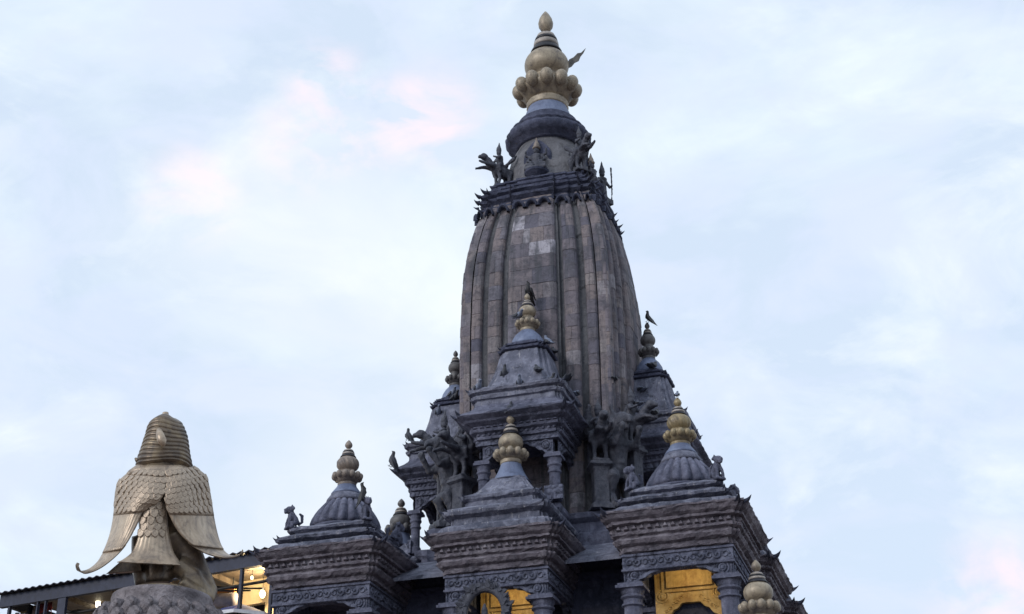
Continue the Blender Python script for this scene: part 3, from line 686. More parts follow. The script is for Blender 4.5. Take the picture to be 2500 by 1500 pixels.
def deity(x, y, ang, z, lab, s=1.0):
    o = link('deity_statue', sea); place_t(o, x, y, z, ang); o.scale = (s,) * 3
    pts = []; mb = MB()
    for i in range(24):
        a = 2 * PI * i / 24; zz = .34 + .40 * math.sin(a); yy = .27 * math.cos(a) * (1 - .35 * max(0, math.sin(a)) ** 2); pts.append((yy, zz))
    mb.rings([[(-.10, yy, zz) for yy, zz in pts], [(-.06, yy * .97, .34 + (zz - .34) * .97) for yy, zz in pts], [(-.05, yy * .84, .34 + (zz - .34) * .86) for yy, zz in pts]])
    obj('mandorla', mb, 'stone_dark', o)
    obj('gilt_crown', MB().lathe([(.06, .50), (.075, .53), (.05, .57), (.055, .59), (.03, .65), (.005, .74)], 12), 'gilt_dull', o, True)
    obj('lotus_base', MB().lathe([(.10, -.14), (.15, -.10), (.22, -.04), (.23, .0), (.20, .02)], 18), 'stone_dark', o)
    tag(o, lab, 'statue', 'seated deities on the tower neck'); return o
deity(0, -.80, -PI / 2, 15.80, 'seated crowned deity in dark oval niche, front of tower neck', 1.0)
deity(.80, 0, 0, 15.80, 'seated crowned deity on right side of tower neck, beside a rider', 1.0)

def lion(h=1.0):      # seated guardian lion, faces +x
    b = MB()
    b.box(-.16, .15, -.12, .12, 0, .05)
    b.tube([(-.10, 0, .13), (-.04, 0, .26), (.04, 0, .38)], [.11, .10, .085], 10); b.ell((.07, 0, .46), (.10, .095, .095)); b.tube([(.13, 0, .45), (.20, 0, .43)], [.06, .045], 8)
    b.tube([(.14, 0, .40), (.19, 0, .375)], [.04, .03], 7)
    for s in (-1, 1):
        b.tube([(.05, s * .06, .30), (.10, s * .075, .16), (.10, s * .075, .05)], [.045, .035, .038], 8); b.tube([(-.08, s * .09, .13), (.03, s * .12, .12), (.03, s * .11, .05)], [.065, .05, .04], 8)
        b.ell((.04, s * .075, .54), (.025, .02, .04)); b.ell((.155, s * .045, .49), (.02, .02, .02))
    b.tube([(-.16, 0, .12), (-.25, 0, .22), (-.24, 0, .36), (-.17, 0, .42)], [.03, .035, .045, .02], 7)
    for i in range(7):
        a = -1.2 + 2.4 * i / 6; b.ell((.01, .10 * math.sin(a), .45 + .09 * math.cos(a)), (.04, .035, .035), 8, 6)
    return fuse('guardian_lion', b, 'stone_grey', .016, 1, .003)
lio = lion()
e = .60
for pv, nm in ((pav_LC, 'left corner dome'), (pav_RC, 'right corner dome')):
    for sx, sy, wh in ((-1, -1, 'left of'), (1, -1, 'right of'), (1, 1, 'behind')):
        o = link('guardian_lion_statue', lio); place_t(o, pv.location.x + sx * e, pv.location.y + sy * e, 8.745, math.atan2(sy, sx)); o.scale = (.64,) * 3
        tag(o, 'small stone guardian lion on the roof ledge %s the fluted %s' % (wh, nm), 'statue', 'guardian lions on the corner roofs')
def griffin():        # rearing horned beast, faces +x
    b = MB()
    b.box(-.22, .26, -.2, .2, 0, .10)
    for s in (-1, 1):
        b.tube([(-.08, s * .11, .58), (.10, s * .16, .46), (-.02, s * .16, .26), (.08, s * .15, .10)], [.13, .105, .07, .06], 9)
        b.tube([(.06, s * .14, .98), (.26, s * .20, .92), (.40, s * .16, 1.08)], [.085, .06, .05], 9); b.ell((.42, s * .16, 1.12), (.065, .06, .055), 8, 6)
        b.tube([(-.05, s * .16, 1.00), (-.22, s * .30, 1.16), (-.26, s * .40, 1.42), (-.16, s * .42, 1.58)], [.07, .10, .085, .02], 9)
        b.tube([(-.02, s * .16, .94), (-.20, s * .32, 1.0), (-.22, s * .46, 1.20), (-.14, s * .50, 1.34)], [.05, .075, .06, .015], 9)
        b.tube([(.12, s * .08, 1.36), (.06, s * .14, 1.48), (.12, s * .15, 1.60)], [.04, .03, .008], 7); b.ell((.24, s * .06, 1.33), (.03, .03, .03), 8, 6)
    b.tube([(-.10, 0, .50), (-.05, 0, .75), (.03, 0, 1.0), (.08, 0, 1.16), (.14, 0, 1.26)], [.16, .17, .17, .14, .13], 12)
    b.ell((.17, 0, 1.29), (.15, .13, .13)); b.tube([(.24, 0, 1.30), (.38, 0, 1.26), (.44, 0, 1.20)], [.085, .06, .03], 9); b.tube([(.22, 0, 1.20), (.33, 0, 1.14)], [.06, .035], 8)
    for i in range(9):
        a = -1.5 + 3 * i / 8; b.ell((.04, .15 * math.sin(a), 1.25 + .15 * math.cos(a)), (.07, .05, .05), 8, 6)
    for i in range(6): b.ell((.16 - .02 * i, 0, 1.06 - .09 * i), (.05, .10, .035), 8, 6)
    b.tube([(-.2, 0, .5), (-.36, 0, .62), (-.34, 0, .90), (-.26, 0, 1.0)], [.05, .045, .05, .02], 8)
    return fuse('rearing_griffin', b, 'bronze_dark', .022, 0, .006)
gri = griffin()
for (sx, sy), lab in (((-1, -1), 'rearing winged stone griffin between left and front upper pavilions'), ((1, -1), 'rearing winged stone griffin right of the front upper pavilion')):
    o = link('griffin_statue', gri); place_t(o, sx * 1.40, sy * 1.40, 9.09, math.atan2(sy, sx)); o.scale = (.95, .95, 1.12); tag(o, lab, 'statue', 'rearing griffins at the tower corners')

for (sx, sy, dx, dy), lab in (((-1, -1, 1.56, 1.10), 'small beast and rider on pedestal, left of the left griffin'), ((-1, -1, 1.10, 1.56), 'small beast and rider on pedestal, right of the left griffin'),
                              ((1, -1, 1.14, 1.56), 'small beast and rider on pedestal, left of the right griffin'), ((1, -1, 1.56, 1.10), 'small beast and rider on pedestal, right of the right griffin')):
    hp = .75 + .35 * (dx > dy); o = link('pedestal_beast_statue', rid); place_t(o, sx * dx, sy * dy, 9.09 + hp, math.atan2(sy * (dy - .7), sx * (dx - .7))); o.scale = (1.15,) * 3
    obj('pedestal', MB().stack(STEP, [(.15, .002), (.16, -.04), (.12, -.07), (.10, -.12), (.10, -.10 - hp * .6), (.15, -.14 - hp * .62), (.16, -hp / 1.15 - .002)], 4, .004), 'bronze_dark', o)
    tag(o, lab, 'statue', 'pedestal beasts beside the griffins')

# leafy bronze aureole with a small figure, in front of the middle front pavilion
ac = W2T(pplane(1183, 1500, T2W(0, -3.62, 0), T2W(0, -1, 0) - T2W(0, 0, 0)))
au = empty('aureole_figure', T2W(ac.x, ac.y, ac.z - .30), -BETA)
tag(au, 'leafy bronze aureole ring round a small standing figure before the lit shrine', 'statue')
rr = random.Random(3); mb = MB()
mb.tube([(.30 * math.cos(a), 0, .30 + .36 * math.sin(a)) for a in [(-50 + 280 * i / 30) * PI / 180 for i in range(31)]], .06, 8); ring = obj('aureole_ring', mb, 'bronze_dark', au, True)
def leafm(n, L, W, m):
    mb = MB(); a = [(0, 0, 0), (W * .5, .01, L * .35), (W * .38, .015, L * .7), (0, .0, L), (-W * .38, .015, L * .7), (-W * .5, .01, L * .35)]
    mb.rings([a, [(x, y - .014, z) for x, y, z in a]]); return mesh(n, mb, m)
lm = leafm('flame_leaf', .13, .065, 'bronze_dark')
for i in range(150):
    a = (-50 + 280 * rr.random()) * PI / 180; o = link('flame_leaf', lm, ring, (.30 * math.cos(a) + rr.uniform(-.045, .045), rr.uniform(-.07, .04), .30 + .36 * math.sin(a)))
    o.rotation_euler = (rr.uniform(-.5, .5), PI / 2 - a + rr.uniform(-.9, .9), 0); o.scale = (1, 1, rr.uniform(.6, 1.05))
fb = MB(); fb.tube([(0, 0, -.25), (0, 0, .05), (0, 0, .20)], [.07, .06, .075], 10); fb.ell((0, 0, .30), (.05, .05, .06)); fb.tube([(0, 0, .34), (0, 0, .38), (0, 0, .46)], [.05, .04, .006], 8)
for s in (-1, 1): fb.tube([(s * .07, 0, .20), (s * .12, -.03, .10), (s * .05, -.08, .08)], [.03, .026, .022], 7)
link('figure', fuse('figure', fb, 'bronze_dark', .014, 1), au)
ped = MB().lathe([(.16, -.55), (.16, -.50), (.11, -.46), (.11, -.34), (.17, -.30), (.17, -.24), (.10, -.23)], 16); obj('pedestal', ped, 'stone_grey', au)
pdz = ac.z - .30 - .55
obj('support_post', MB().box(-.17, .17, -.17, .17, 5.9 - (ac.z - .30), -.545), 'stone_grey', au)

# ------------------------------------------------------------------ winged statue on its pillar (seen from behind)
GP = T2W(0, -12.0, 0); GZ = 5.03
vdir = Vector((GP.x, GP.y, 0)).normalized()          # away from the camera
def G(px, py, d):                                     # photo pixel, depth behind the statue's axis plane -> local point
    return pplane(px, py, GP + vdir * d, vdir) - Vector((GP.x, GP.y, GZ))
pil = empty('stone_pillar', (GP.x, GP.y, 0)); tag(pil, 'tall stone pillar with carved lotus capital under the winged statue', 'pillar')
obj('shaft', MB().lathe([(.62, 0), (.62, .35), (.50, .38), (.50, .7), (.36, .75), (.34, 4.2), (.40, 4.23), (.40, 4.32), (.34, 4.34)], 8), 'stone_grey', pil)
capo = obj('lotus_capital', MB().lathe([(.33, 4.32), (.45, 4.41), (.54, 4.51), (.56, 4.63), (.545, 4.74), (.49, 4.84), (.44, 4.885), (.41, 4.90), (.40, 4.94), (.41, 5.0), (.40, GZ), (.1, GZ + .004)], 48), 'stone_lotus', pil, True)
def petalmesh():
    b = MB(); b.tube([(0, -.02, -.13), (0, -.06, -.02), (0, -.05, .07), (0, .03, .14)], [.075, .088, .075, .02], 10)
    b.tube([(.075 * math.cos(t) * (1 - t / 9), -.115 + .01 * t, .0 + .085 * math.sin(t) * (1 - t / 9)) for t in [.0, .7, 1.4, 2.1, 2.8, 3.5, 4.2, 4.9, 5.6, 6.3]], .019, 6)
    return fuse('lotus_petal', b, 'stone_lotus', .012, 1, .003)
pm = petalmesh()
for row, (zz, rd, n, sc) in enumerate(((4.835, .455, 22, .62), (4.73, .505, 22, .70), (4.60, .515, 22, .72), (4.47, .465, 22, .66))):
    for i in range(n):
        a = 2 * PI * (i + .5 * (row % 2)) / n; o = link('lotus_petal', pm, capo, (rd * math.sin(a), -rd * math.cos(a), zz), (R(-14), 0, a)); o.scale = (sc,) * 3
gar = empty('winged_statue', (GP.x, GP.y, GZ)); tag(gar, 'kneeling winged bronze statue seen from behind, wings folded, on the pillar', 'statue')
# body, leg and feet in one skin
b = MB()
b.tube([G(398, 1160, .02), G(392, 1230, .02), G(385, 1310, .02), G(385, 1370, .03), G(385, 1425, .04)], [.22, .20, .15, .12, .12], 14)
b.tube([G(395, 1110, .03), G(396, 1165, .03)], [.15, .22], 12)
b.tube([G(425, 1300, .0), G(455, 1350, .05), G(485, 1410, .10), G(508, 1445, .10)], [.11, .13, .11, .085], 12)
b.tube([G(512, 1440, .08), G(508, 1462, .0), G(478, 1450, -.10), G(440, 1420, -.14)], [.075, .065, .06, .05], 10)
b.tube([G(430, 1380, -.04), G(470, 1410, -.04), G(500, 1452, -.02)], [.09, .085, .06], 10)
b.tube([G(350, 1310, .05), G(345, 1380, .10), G(350, 1430, .10)], [.10, .085, .07], 10)
link('body', fuse('body', b, 'brass_dark', .02, 3), gar)  # darker brass than the wings: shade of the recess put into the colour
b = MB(); b.lathe([(.33, -.002), (.33, .02), (.28, .03), (.27, .05), (.1, .055)], 28); obj('plinth_disc', b, 'brass_dark', gar)
# head with ridged hair
rows = [(1017, 396, 412), (1021, 382, 428), (1028, 370, 440), (1038, 362, 447), (1050, 358, 452), (1065, 355, 457), (1080, 350, 460), (1095, 346, 462), (1108, 342, 464), (1120, 338, 467), (1132, 334, 470), (1143, 332, 471), (1150, 340, 466)]
def lerp_rows(rows, n):
    out = []
    for i in range(n):
        t = i / (n - 1) * (len(rows) - 1); k = min(int(t), len(rows) - 2); f = t - k
        out.append(tuple(rows[k][j] * (1 - f) + rows[k + 1][j] * f for j in range(len(rows[0]))))
    return out
rs = []; rl = lerp_rows(rows, 130)
for i, (y, x0, x1) in enumerate(rl):
    c = G((x0 + x1) / 2, y, 0.03); hw = (G(x1, y, .03) - G(x0, y, .03)).length / 2; ph = (y - 1017) / 127 * 11.5; rid_ = 1 + (.085 * (abs(math.sin(ph * PI)) ** .5 - .6) if i > 10 else 0)
    sx = Vector((vdir.y, -vdir.x, 0)); rs.append([c + sx * (hw * rid_ * math.cos(t_)) + vdir * (hw * .92 * rid_ * math.sin(t_)) + Vector((0, 0, .012 * math.sin(3 * t_ + i * .04))) for t_ in [2 * PI * k / 40 for k in range(40)]])
hd = MB().rings(rs); head = obj('head', hd, 'brass_dark', gar, True)
kb = MB().tube([G(404, 1019, .03), G(404, 1012, .03), G(404, 1008, .03)], [.022, .028, .026], 10); obj('topknot', kb, 'brass_old', head, True)
br = MB().tube([G(388, 1050, -.17), G(391, 1063, -.215), G(396, 1078, -.24), G(400, 1089, -.245)], [.02, .036, .040, .012], 10); obj('hair_braid', br, 'brass_old', head, True)
fl = MB().tube([G(342, 1130, 0), G(334, 1122, 0), G(329, 1119, 0)], [.03, .02, .006], 8); obj('hair_lock', fl, 'brass_dark', head, True)
cl = MB(); rs = []
for (y, x0, x1, dd) in ((1136, 334, 468, .03), (1146, 322, 482, .03), (1158, 306, 494, .03), (1172, 300, 500, .03)):
    c = G((x0 + x1) / 2, y, dd); hw = (G(x1, y, dd) - G(x0, y, dd)).length / 2
    rs.append([c + sx * (hw * .93 * math.cos(t_)) + vdir * (hw * .50 * math.sin(t_)) for t_ in [2 * PI * k / 40 for k in range(40)]])
cl.rings(rs); obj('shoulders', cl, 'brass_old', gar, True)
# wings: outer edge, inner edge (photo px), depth of each edge, bulge
LW = [(338, 1140, 402, 1140, .02, -.16, .06), (291, 1176, 408, 1185, .08, -.22, .12), (280, 1213, 392, 1222, .10, -.24, .13), (277, 1255, 354, 1247, .10, -.20, .10), (269, 1300, 331, 1290, .07, -.18, .07),
      (256, 1338, 308, 1330, .02, -.18, .05), (237, 1372, 277, 1363, -.08, -.20, .03), (212, 1391, 241, 1389, -.18, -.25, .02), (190, 1393, 206, 1400, -.26, -.30, .01), (184, 1381, 193, 1384, -.29, -.31, .005), (188, 1374, 194, 1376, -.28, -.29, .003)]
RW = [(464, 1138, 398, 1140, .02, -.16, .06), (502, 1164, 404, 1185, .10, -.22, .12), (513, 1205, 402, 1222, .14, -.24, .13), (521, 1255, 411, 1253, .15, -.22, .12), (530, 1300, 431, 1293, .13, -.20, .09),
      (541, 1334, 459, 1324, .08, -.18, .06), (556, 1352, 498, 1349, .0, -.18, .03), (572, 1357, 538, 1361, -.10, -.20, .02), (588, 1352, 566, 1362, -.17, -.22, .01), (594, 1346, 583, 1358, -.20, -.22, .005), (592, 1341, 588, 1349, -.20, -.21, .003)]
def wing_fn(W):
    def f(t, s):
        x = t * (len(W) - 1); k = min(int(x), len(W) - 2); q = x - k
        p = [(W[max(k - 1, 0)][j], W[k][j], W[k + 1][j], W[min(k + 2, len(W) - 1)][j]) for j in range(7)]
        r = [.5 * ((2 * b_) + (-a_ + c_) * q + (2 * a_ - 5 * b_ + 4 * c_ - d_) * q * q + (-a_ + 3 * b_ - 3 * c_ + d_) * q ** 3) for a_, b_, c_, d_ in p]
        d = r[4] * (1 - s) + r[5] * s - r[6] * math.sin(PI * s)
        return G(r[0] * (1 - s) + r[2] * s, r[1] * (1 - s) + r[3] * s, d)
    return f
def layer(f, t0, t1, off, th, nt, ns, ripple, m, par, name):
    A = []; B = []
    for i in range(nt + 1):
        t = t0 + (t1 - t0) * i / nt; ra = []; rb_ = []
        for j in range(ns + 1):
            s = j / ns; p = f(t, s); rip = ripple * abs(math.sin(s * PI * 9)) * min(1, (i / nt) * 4)
            ra.append(p - vdir * (off + rip)); rb_.append(p - vdir * (off - th))
        A.append(ra); B.append(rb_)
    mb = MB(); rs = []
    for i in range(nt + 1): rs.append(A[i] + B[i][::-1])
    mb.rings(rs); return obj(name, mb, m, par, True)
def featherm():
    mb = MB(); n = 7; rs = []
    out = [(-.5, .45), (-.5, .0), (-.42, -.28), (-.22, -.48), (0, -.56), (.22, -.48), (.42, -.28), (.5, .0), (.5, .45)]
    mb.rings([[(x, .10, z) for x, z in out], [(x, -.02 - .05 * (.45 - z), z) for x, z in out], [(x * .8, -.07 - .07 * (.45 - z), z * .86) for x, z in out]]); return mesh('feather', mb, 'brass_old', False)
fm = featherm()
def feathers(f, par, t0, t1, nr, s0, s1, size, off):
    for i in range(nr):
        t = t0 + (t1 - t0) * (i + .5) / nr; L = (f(t, s1) - f(t, s0)).length; nc = max(2, round(L / (size * .94)))
        for j in range(nc):
            s = s0 + (s1 - s0) * (j + (.5 if i % 2 else .15)) / nc
            if s > 1: continue
            p = f(t, s); du = f(t, min(1, s + .02)) - f(t, max(0, s - .02)); dv = f(min(1, t + .01), s) - f(max(0, t - .01), s)
            zx = -dv.normalized(); xx = (du - zx * du.dot(zx)).normalized()
            if xx.dot(sx) < 0: xx = -xx
            yy = zx.cross(xx).normalized()
            if yy.dot(vdir) < 0: yy = -yy; xx = -xx
            m4 = Matrix((xx, yy, zx)).transposed().to_4x4()
            o = link('feather', fm, par); o.matrix_local = Matrix.Translation(p - vdir * off) @ m4 @ Matrix.Diagonal((size * rr.uniform(.92, 1.08), size * rr.uniform(.8, 1.1), size * rr.uniform(1.05, 1.25), 1))
for W, nm in ((LW, 'left'), (RW, 'right')):
    f = wing_fn(W)
    wg = layer(f, .50, 1.0, .0, .022, 26, 30, .006, 'brass_old', gar, 'wing')
    layer(f, .28, .535, .020, .022, 16, 30, .006, 'brass_old', wg, 'flight_feathers')
    layer(f, .0, .315, .036, .05, 14, 24, .0, 'brass_old', wg, 'wing_coverts')
    feathers(f, wg, .035, .30, 8, .02, .98, .062, .042)
# tail fan
TL = [(352, 1232, 404, 1228, -.20, -.20, .04), (345, 1262, 408, 1258, -.19, -.18, .05), (341, 1290, 411, 1290, -.18, -.16, .05), (335, 1318, 416, 1318, -.18, -.15, .05), (322, 1348, 424, 1348, -.19, -.15, .05), (300, 1366, 435, 1366, -.23, -.17, .05), (286, 1372, 440, 1380, -.27, -.20, .06)]
ft = wing_fn(TL); tl = layer(ft, 0, 1, .0, .02, 26, 30, .006, 'brass_old', gar, 'tail'); feathers(ft, tl, .0, .45, 5, .03, .97, .062, .008)
b2 = MB(); b2.rings([[G(262, 1399, -.05), G(300, 1366, -.08), G(340, 1372, -.10), G(345, 1392, -.10)], [G(258, 1402, -.02), G(300, 1370, .06), G(350, 1375, .06), G(350, 1398, .04)]]); obj('under_tail', b2, 'brass_dark', gar)
# ------------------------------------------------------------------ terrace building on the left, behind
ZR = 10.3
A = pz(2, 1449, ZR); Bq = pz(640, 1342, ZR)
bx = (Bq - A); bx.z = 0; BL = bx.length; bx.normalize(); by = Vector((-bx.y, bx.x, 0))
if by.y < 0: by = -by
terr = empty('terrace_building', (A.x, A.y, 0), math.atan2(bx.y, bx.x)); tag(terr, 'building with corrugated terrace roof and lit bulbs, left behind the winged statue', 'building')
def Bp(px, py, d):
    p = pplane(px, py, A + by * d, by) - Vector((A.x, A.y, 0)); return Vector((p.dot(bx), p.dot(by), p.z))
XE = BL + 1.6; DP = 5.0
rf = MB(); n = int(XE / .045); rs = []
for i in range(n + 1):
    x = -.02 + XE * i / n; zz = ZR - .02 + .018 * math.sin(x * 2 * PI / .18); rs.append([(x, -.12, zz), (x, DP, zz + .25), (x, DP, zz + .243), (x, -.12, zz - .012)])
rf.rings(rs); roofo = obj('corrugated_roof', rf, 'sheet_metal', terr)
obj('roof_beam', MB().box(0, XE, .0, .10, ZR - .30, ZR - .05), 'paint_navy', terr)
obj('roof_beam', MB().box(0, .10, .10, DP, ZR - .25, ZR - .05), 'paint_navy', terr)
obj('roof_beam', MB().box(.0, XE, DP - .1, DP, ZR - .05, ZR + .18), 'paint_navy', terr)
for i in range(1, int(XE / 1.2)):
    obj('rafter', MB().box(i * 1.2, i * 1.2 + .06, .11, DP - .11, ZR - .16, ZR - .05), 'sheet_rusty', terr)
obj('ceiling_sheet', MB().add([(.1, .12, ZR - .045), (XE, .12, ZR - .045), (XE, DP - .12, ZR + .15), (.1, DP - .12, ZR + .15)], [(0, 1, 2, 3)]), 'sheet_rusty', terr)
obj('wall', MB().box(0, XE, .05, DP + 2, 0, ZR - 2.9), 'brick_plaster', terr)
obj('terrace_slab', MB().box(-.15, XE, -.1, DP + 2.05, ZR - 2.9, ZR - 2.7), 'plaster_cream', terr)
obj('parapet', MB().box(0, XE, 0, .12, ZR - 2.7, ZR - 1.8), 'plaster_cream', terr)
for px, w_ in ((25, .05), (152, .20), (585, .055), (660, .055), (112, .03), (93, .03)):
    x = Bp(px, 1480, .05).x; obj('post', MB().box(x - w_ / 2, x + w_ / 2, .015, .085, ZR - 2.71, ZR - (.30 if px != 152 else .29)), 'paint_navy', terr)
# lit room at the right end
cw = Bp(592, 1440, 1.6); cx0 = cw.x; cx1 = Bp(694, 1440, 1.6).x
ow = Bp(600, 1478, 1.6); dw = Bp(647, 1478, 1.6)
hz = Bp(620, 1418, 1.6).z
obj('room_wall', MB().box(cx0, XE, 1.6, 1.72, ow.z, ZR + .02), 'plaster_cream', terr)
obj('room_wall', MB().box(dw.x, XE, 1.6, 1.72, ZR - 2.7, ow.z), 'plaster_cream', terr)
obj('room_wall', MB().box(cx0, cx0 + .1, 1.6, 1.72, ZR - 2.7, ow.z), 'plaster_cream', terr)
obj('doorway_shade', MB().box(cx0, dw.x + .2, 1.95, 2.0, ZR - 2.7, ow.z + .1), 'cable_black', terr)  # black sheet behind the door opening, standing in for the unlit room's shade
# things hanging and standing on the terrace
def wl(v): return Vector((A.x, A.y, 0)) + bx * v.x + by * v.y + Vector((0, 0, v.z))
brz = math.atan2(bx.y, bx.x)
def bulb(px, py, d, lab, e_=5, s=1.0, m='lamp_white', rise=.3):
    v = wl(Bp(px, py, d)); o = obj('hanging_bulb', MB().ell((0, 0, 0), (.055 * s, .055 * s, .08 * s), 12, 8), m, None, True, v)
    top = ZR - .05 + .05 * d - v.z
    obj('bulb_cap', MB().tube([(0, 0, .06 * s), (0, 0, .13 * s)], .03 * s, 8), 'cable_black', o); obj('bulb_cord', MB().tube([(0, 0, .12 * s), (0, 0, max(.2, top))], .006, 5), 'cable_black', o)
    tag(o, lab, 'light bulb', 'bulbs under the terrace roof')
    if e_:
        ld = bpy.data.lights.new('bulb_light', 'POINT'); ld.energy = e_; ld.color = (1, .76, .42); ld.shadow_soft_size = .06; lo = bpy.data.objects.new('bulb_light', ld); COL.objects.link(lo); lo.parent = o; lo.location = (0, -.13, 0)
bulb(641, 1451, 1.25, 'bright round bulb in front of the cream wall', 90)
bulb(229, 1449, 1.6, 'small dim bulb above the angled tube lamp', 3, .7, 'lamp_warm')
bulb(258, 1469, 2.2, 'small yellow bulb right of the angled tube lamp', 3, .8, 'lamp_warm')
bulb(615, 1411, 1.0, 'yellow bulb close under the roof beside a navy post', 9, .5, 'lamp_warm')
p0, p1, p2 = [wl(Bp(*q_)) for q_ in ((213, 1466, 1.4), (240, 1461, 1.4), (239, 1482, 1.4))]
tl_ = empty('tube_lamp', p1); obj('tube', MB().tube([p0 - p1, Vector((0, 0, 0))], .05, 8), 'lamp_white', tl_); obj('tube', MB().tube([Vector((0, 0, 0)), p2 - p1], .05, 8), 'lamp_white', tl_)
obj('lamp_rod', MB().tube([(0, 0, 0), (0, 0, ZR - p1.z)], .012, 6), 'cable_black', tl_); tag(tl_, 'bright angled white tube lamp under the left terrace roof', 'lamp')
ld = bpy.data.lights.new('tube_light', 'POINT'); ld.energy = 12; ld.color = (1, .85, .55); ld.shadow_soft_size = .08; lo = bpy.data.objects.new('tube_light', ld); COL.objects.link(lo); lo.parent = tl_; lo.location = (0, 0, .18)
def cable(pts, lab, r=.018):
    P = [wl(Bp(*q_)) for q_ in pts]; fine = []
    for i in range(len(P) - 1):
        for k in range(4): fine.append(P[i].lerp(P[i + 1], k / 4))
    fine.append(P[-1]); o = fine[0].copy(); ob = obj('overhead_cable', MB().tube([q_ - o for q_ in fine], r, 6), 'cable_black', None, True, o); tag(ob, lab, 'cable', 'cables under the terrace roof')
cable([(152, 1490, .3), (185, 1497, .3), (230, 1489, .3), (300, 1470, .3)], 'thick sagging cable from wide navy post towards the pillar', .03)
cable([(500, 1447, .3), (545, 1437, .3), (585, 1430, .3), (640, 1421, .3), (700, 1404, .3)], 'thick black cable crossing in front of the cream wall', .028)
cable([(500, 1430, .6), (560, 1436, .6), (640, 1437, .6)], 'thin cable just below the thick black cable')
cable([(500, 1441, .6), (560, 1443, .6), (612, 1442, .6)], 'lowest thin cable left of the cream wall')
cable([(150, 1499, .6), (190, 1490, .6), (240, 1494, .6)], 'lowest thin cable beside the wide navy post')
# hung cloths
def cloth(name, px0, px1, py0, py1, d, m, lab, fold=5):
    a = Bp(px0, py0, d); c = Bp(px1, py1, d); mb = MB(); n = 24; rs = []; ztop = ZR - .06
    o_ = Vector((a.x, d, 0))
    for k, zz in enumerate((ztop, (a.z + c.z) / 2, c.z)):
        row = [(a.x + (c.x - a.x) * i / n - o_.x, .05 * math.sin(i / n * PI * fold) * (.3 + .35 * k), zz + (.05 * math.sin(i * .7) if k == 2 else 0)) for i in range(n + 1)]
        rs.append(row + [(x, y + .015, z) for x, y, z in row[::-1]])
    mb.rings(rs); o = obj(name, mb, m, None, True, wl(o_), (0, 0, brz)); tag(o, lab, 'cloth', 'cloths hung under the terrace roof')
cloth('hung_cloth', 90, 124, 1470, 1494, .8, 'cloth_red', 'dark red cloth hanging under the terrace roof')
cloth('hung_cloth', 70, 88, 1472, 1499, .85, 'cloth_grey', 'grey cloth hanging left of the dark red cloth')
# dry climbing plant by the first post
pr = Bp(50, 1492, .5); pbase = wl(Vector((pr.x, .5, ZR - 2.7))); plant = empty('climbing_plant', pbase); tag(plant, 'dry brown climbing plant near the left end of the terrace', 'plant')
st = MB().tube([(0, 0, 0), (.03, 0, .8), (-.02, 0, 1.6), (.02, 0, 2.45)], [.03, .028, .022, .012], 6); obj('stem', st, 'leaf_dry', plant)
lv = MB(); r3 = random.Random(4)
for i in range(420):
    zz = r3.uniform(.5, 2.45); c = Vector((r3.gauss(0, .085), r3.gauss(0, .09), zz)); d = Vector((r3.uniform(-1, 1), r3.uniform(-1, 1), r3.uniform(-1, .4))).normalized() * .07; e2 = d.orthogonal().normalized() * .022
    lv.add([c, c + d * .5 + e2, c + d, c + d * .5 - e2], [(0, 1, 2, 3)])
stuff(obj('foliage', lv, 'leaf_dry', plant))
# parasol and rolled awning in front of the lit wall
pa = Bp(590, 1476, .55); pp = wl(Vector((pa.x, pa.y, ZR - 2.7))); par = empty('parasol', pp); tag(par, 'blue parasol with pale hem standing before the cream wall', 'parasol'); hgt = pa.z - (ZR - 2.7)
obj('pole', MB().tube([(0, 0, 0), (0, 0, hgt - .02)], .02, 8), 'cloth_white', par)
rs = [[(r_ * math.cos(2 * PI * k / 8), r_ * math.sin(2 * PI * k / 8), hgt + z_) for k in range(8)] for r_, z_ in ((.02, 0), (.35, -.12), (.75, -.30), (.74, -.31), (.34, -.14), (.02, -.03))]
can = obj('canopy', MB().rings(rs), 'cloth_blue', par); rs = [[(r_ * math.cos(2 * PI * k / 8), r_ * math.sin(2 * PI * k / 8), hgt + z_) for k in range(8)] for r_, z_ in ((.752, -.29), (.765, -.36), (.745, -.36), (.735, -.29))]; obj('hem', MB().rings(rs), 'cloth_white', can)
obj('base', MB().lathe([(.25, 0), (.25, .06), (.05, .09)], 16), 'cable_black', par)
ra = [wl(Bp(*q_)) for q_ in ((505, 1470, .9), (575, 1463, .9))]
ob = empty('rolled_awning', ra[0]); tag(ob, 'rolled grey awning with an orange strip, left of the blue parasol', 'awning'); dv = ra[1] - ra[0]
obj('roll', MB().tube([Vector((0, 0, 0)), dv * .5, dv], [.13, .14, .13], 14), 'cloth_grey', ob, True); obj('edge_strip', MB().tube([Vector((0, 0, .17)), dv * .97 + Vector((0, 0, .17))], .05, 8), 'cloth_orange', ob)
for t in (.12, .88): obj('bracket', MB().tube([dv * t + Vector((0, 0, .10)), dv * t + Vector((0, 0, ZR - ra[0].z - .1))], .015, 6), 'cable_black', ob)

# ------------------------------------------------------------------ birds
def birdmesh(name, m, fat=1.0, tail=1.0):
    b = MB(); sp = [(-.215 * tail, .045, .012, .006), (-.17, .05, .032, .010), (-.11, .062, .040, .024), (-.06, .078, .052 * fat, .045 * fat), (0, .090, .060 * fat, .058 * fat), (.05, .105, .052 * fat, .056 * fat), (.085, .128, .036, .040), (.10, .155, .028, .030), (.112, .178, .030, .030), (.130, .190, .026, .024), (.150, .188, .013, .012), (.168, .182, .005, .005), (.176, .179, .002, .002)]
    rs = []
    for i, (x, z, wy, wz) in enumerate(sp):
        tilt = 0 if i < 6 else (.9 if i < 8 else .3)
        rs.append([(x - wz * math.sin(a) * math.sin(tilt) * .8, wy * math.cos(a), z + wz * math.sin(a) * (1 - .2 * tilt)) for a in [2 * PI * k / 12 for k in range(12)]])
    b.rings(rs)
    return mesh(name, b, m, True)
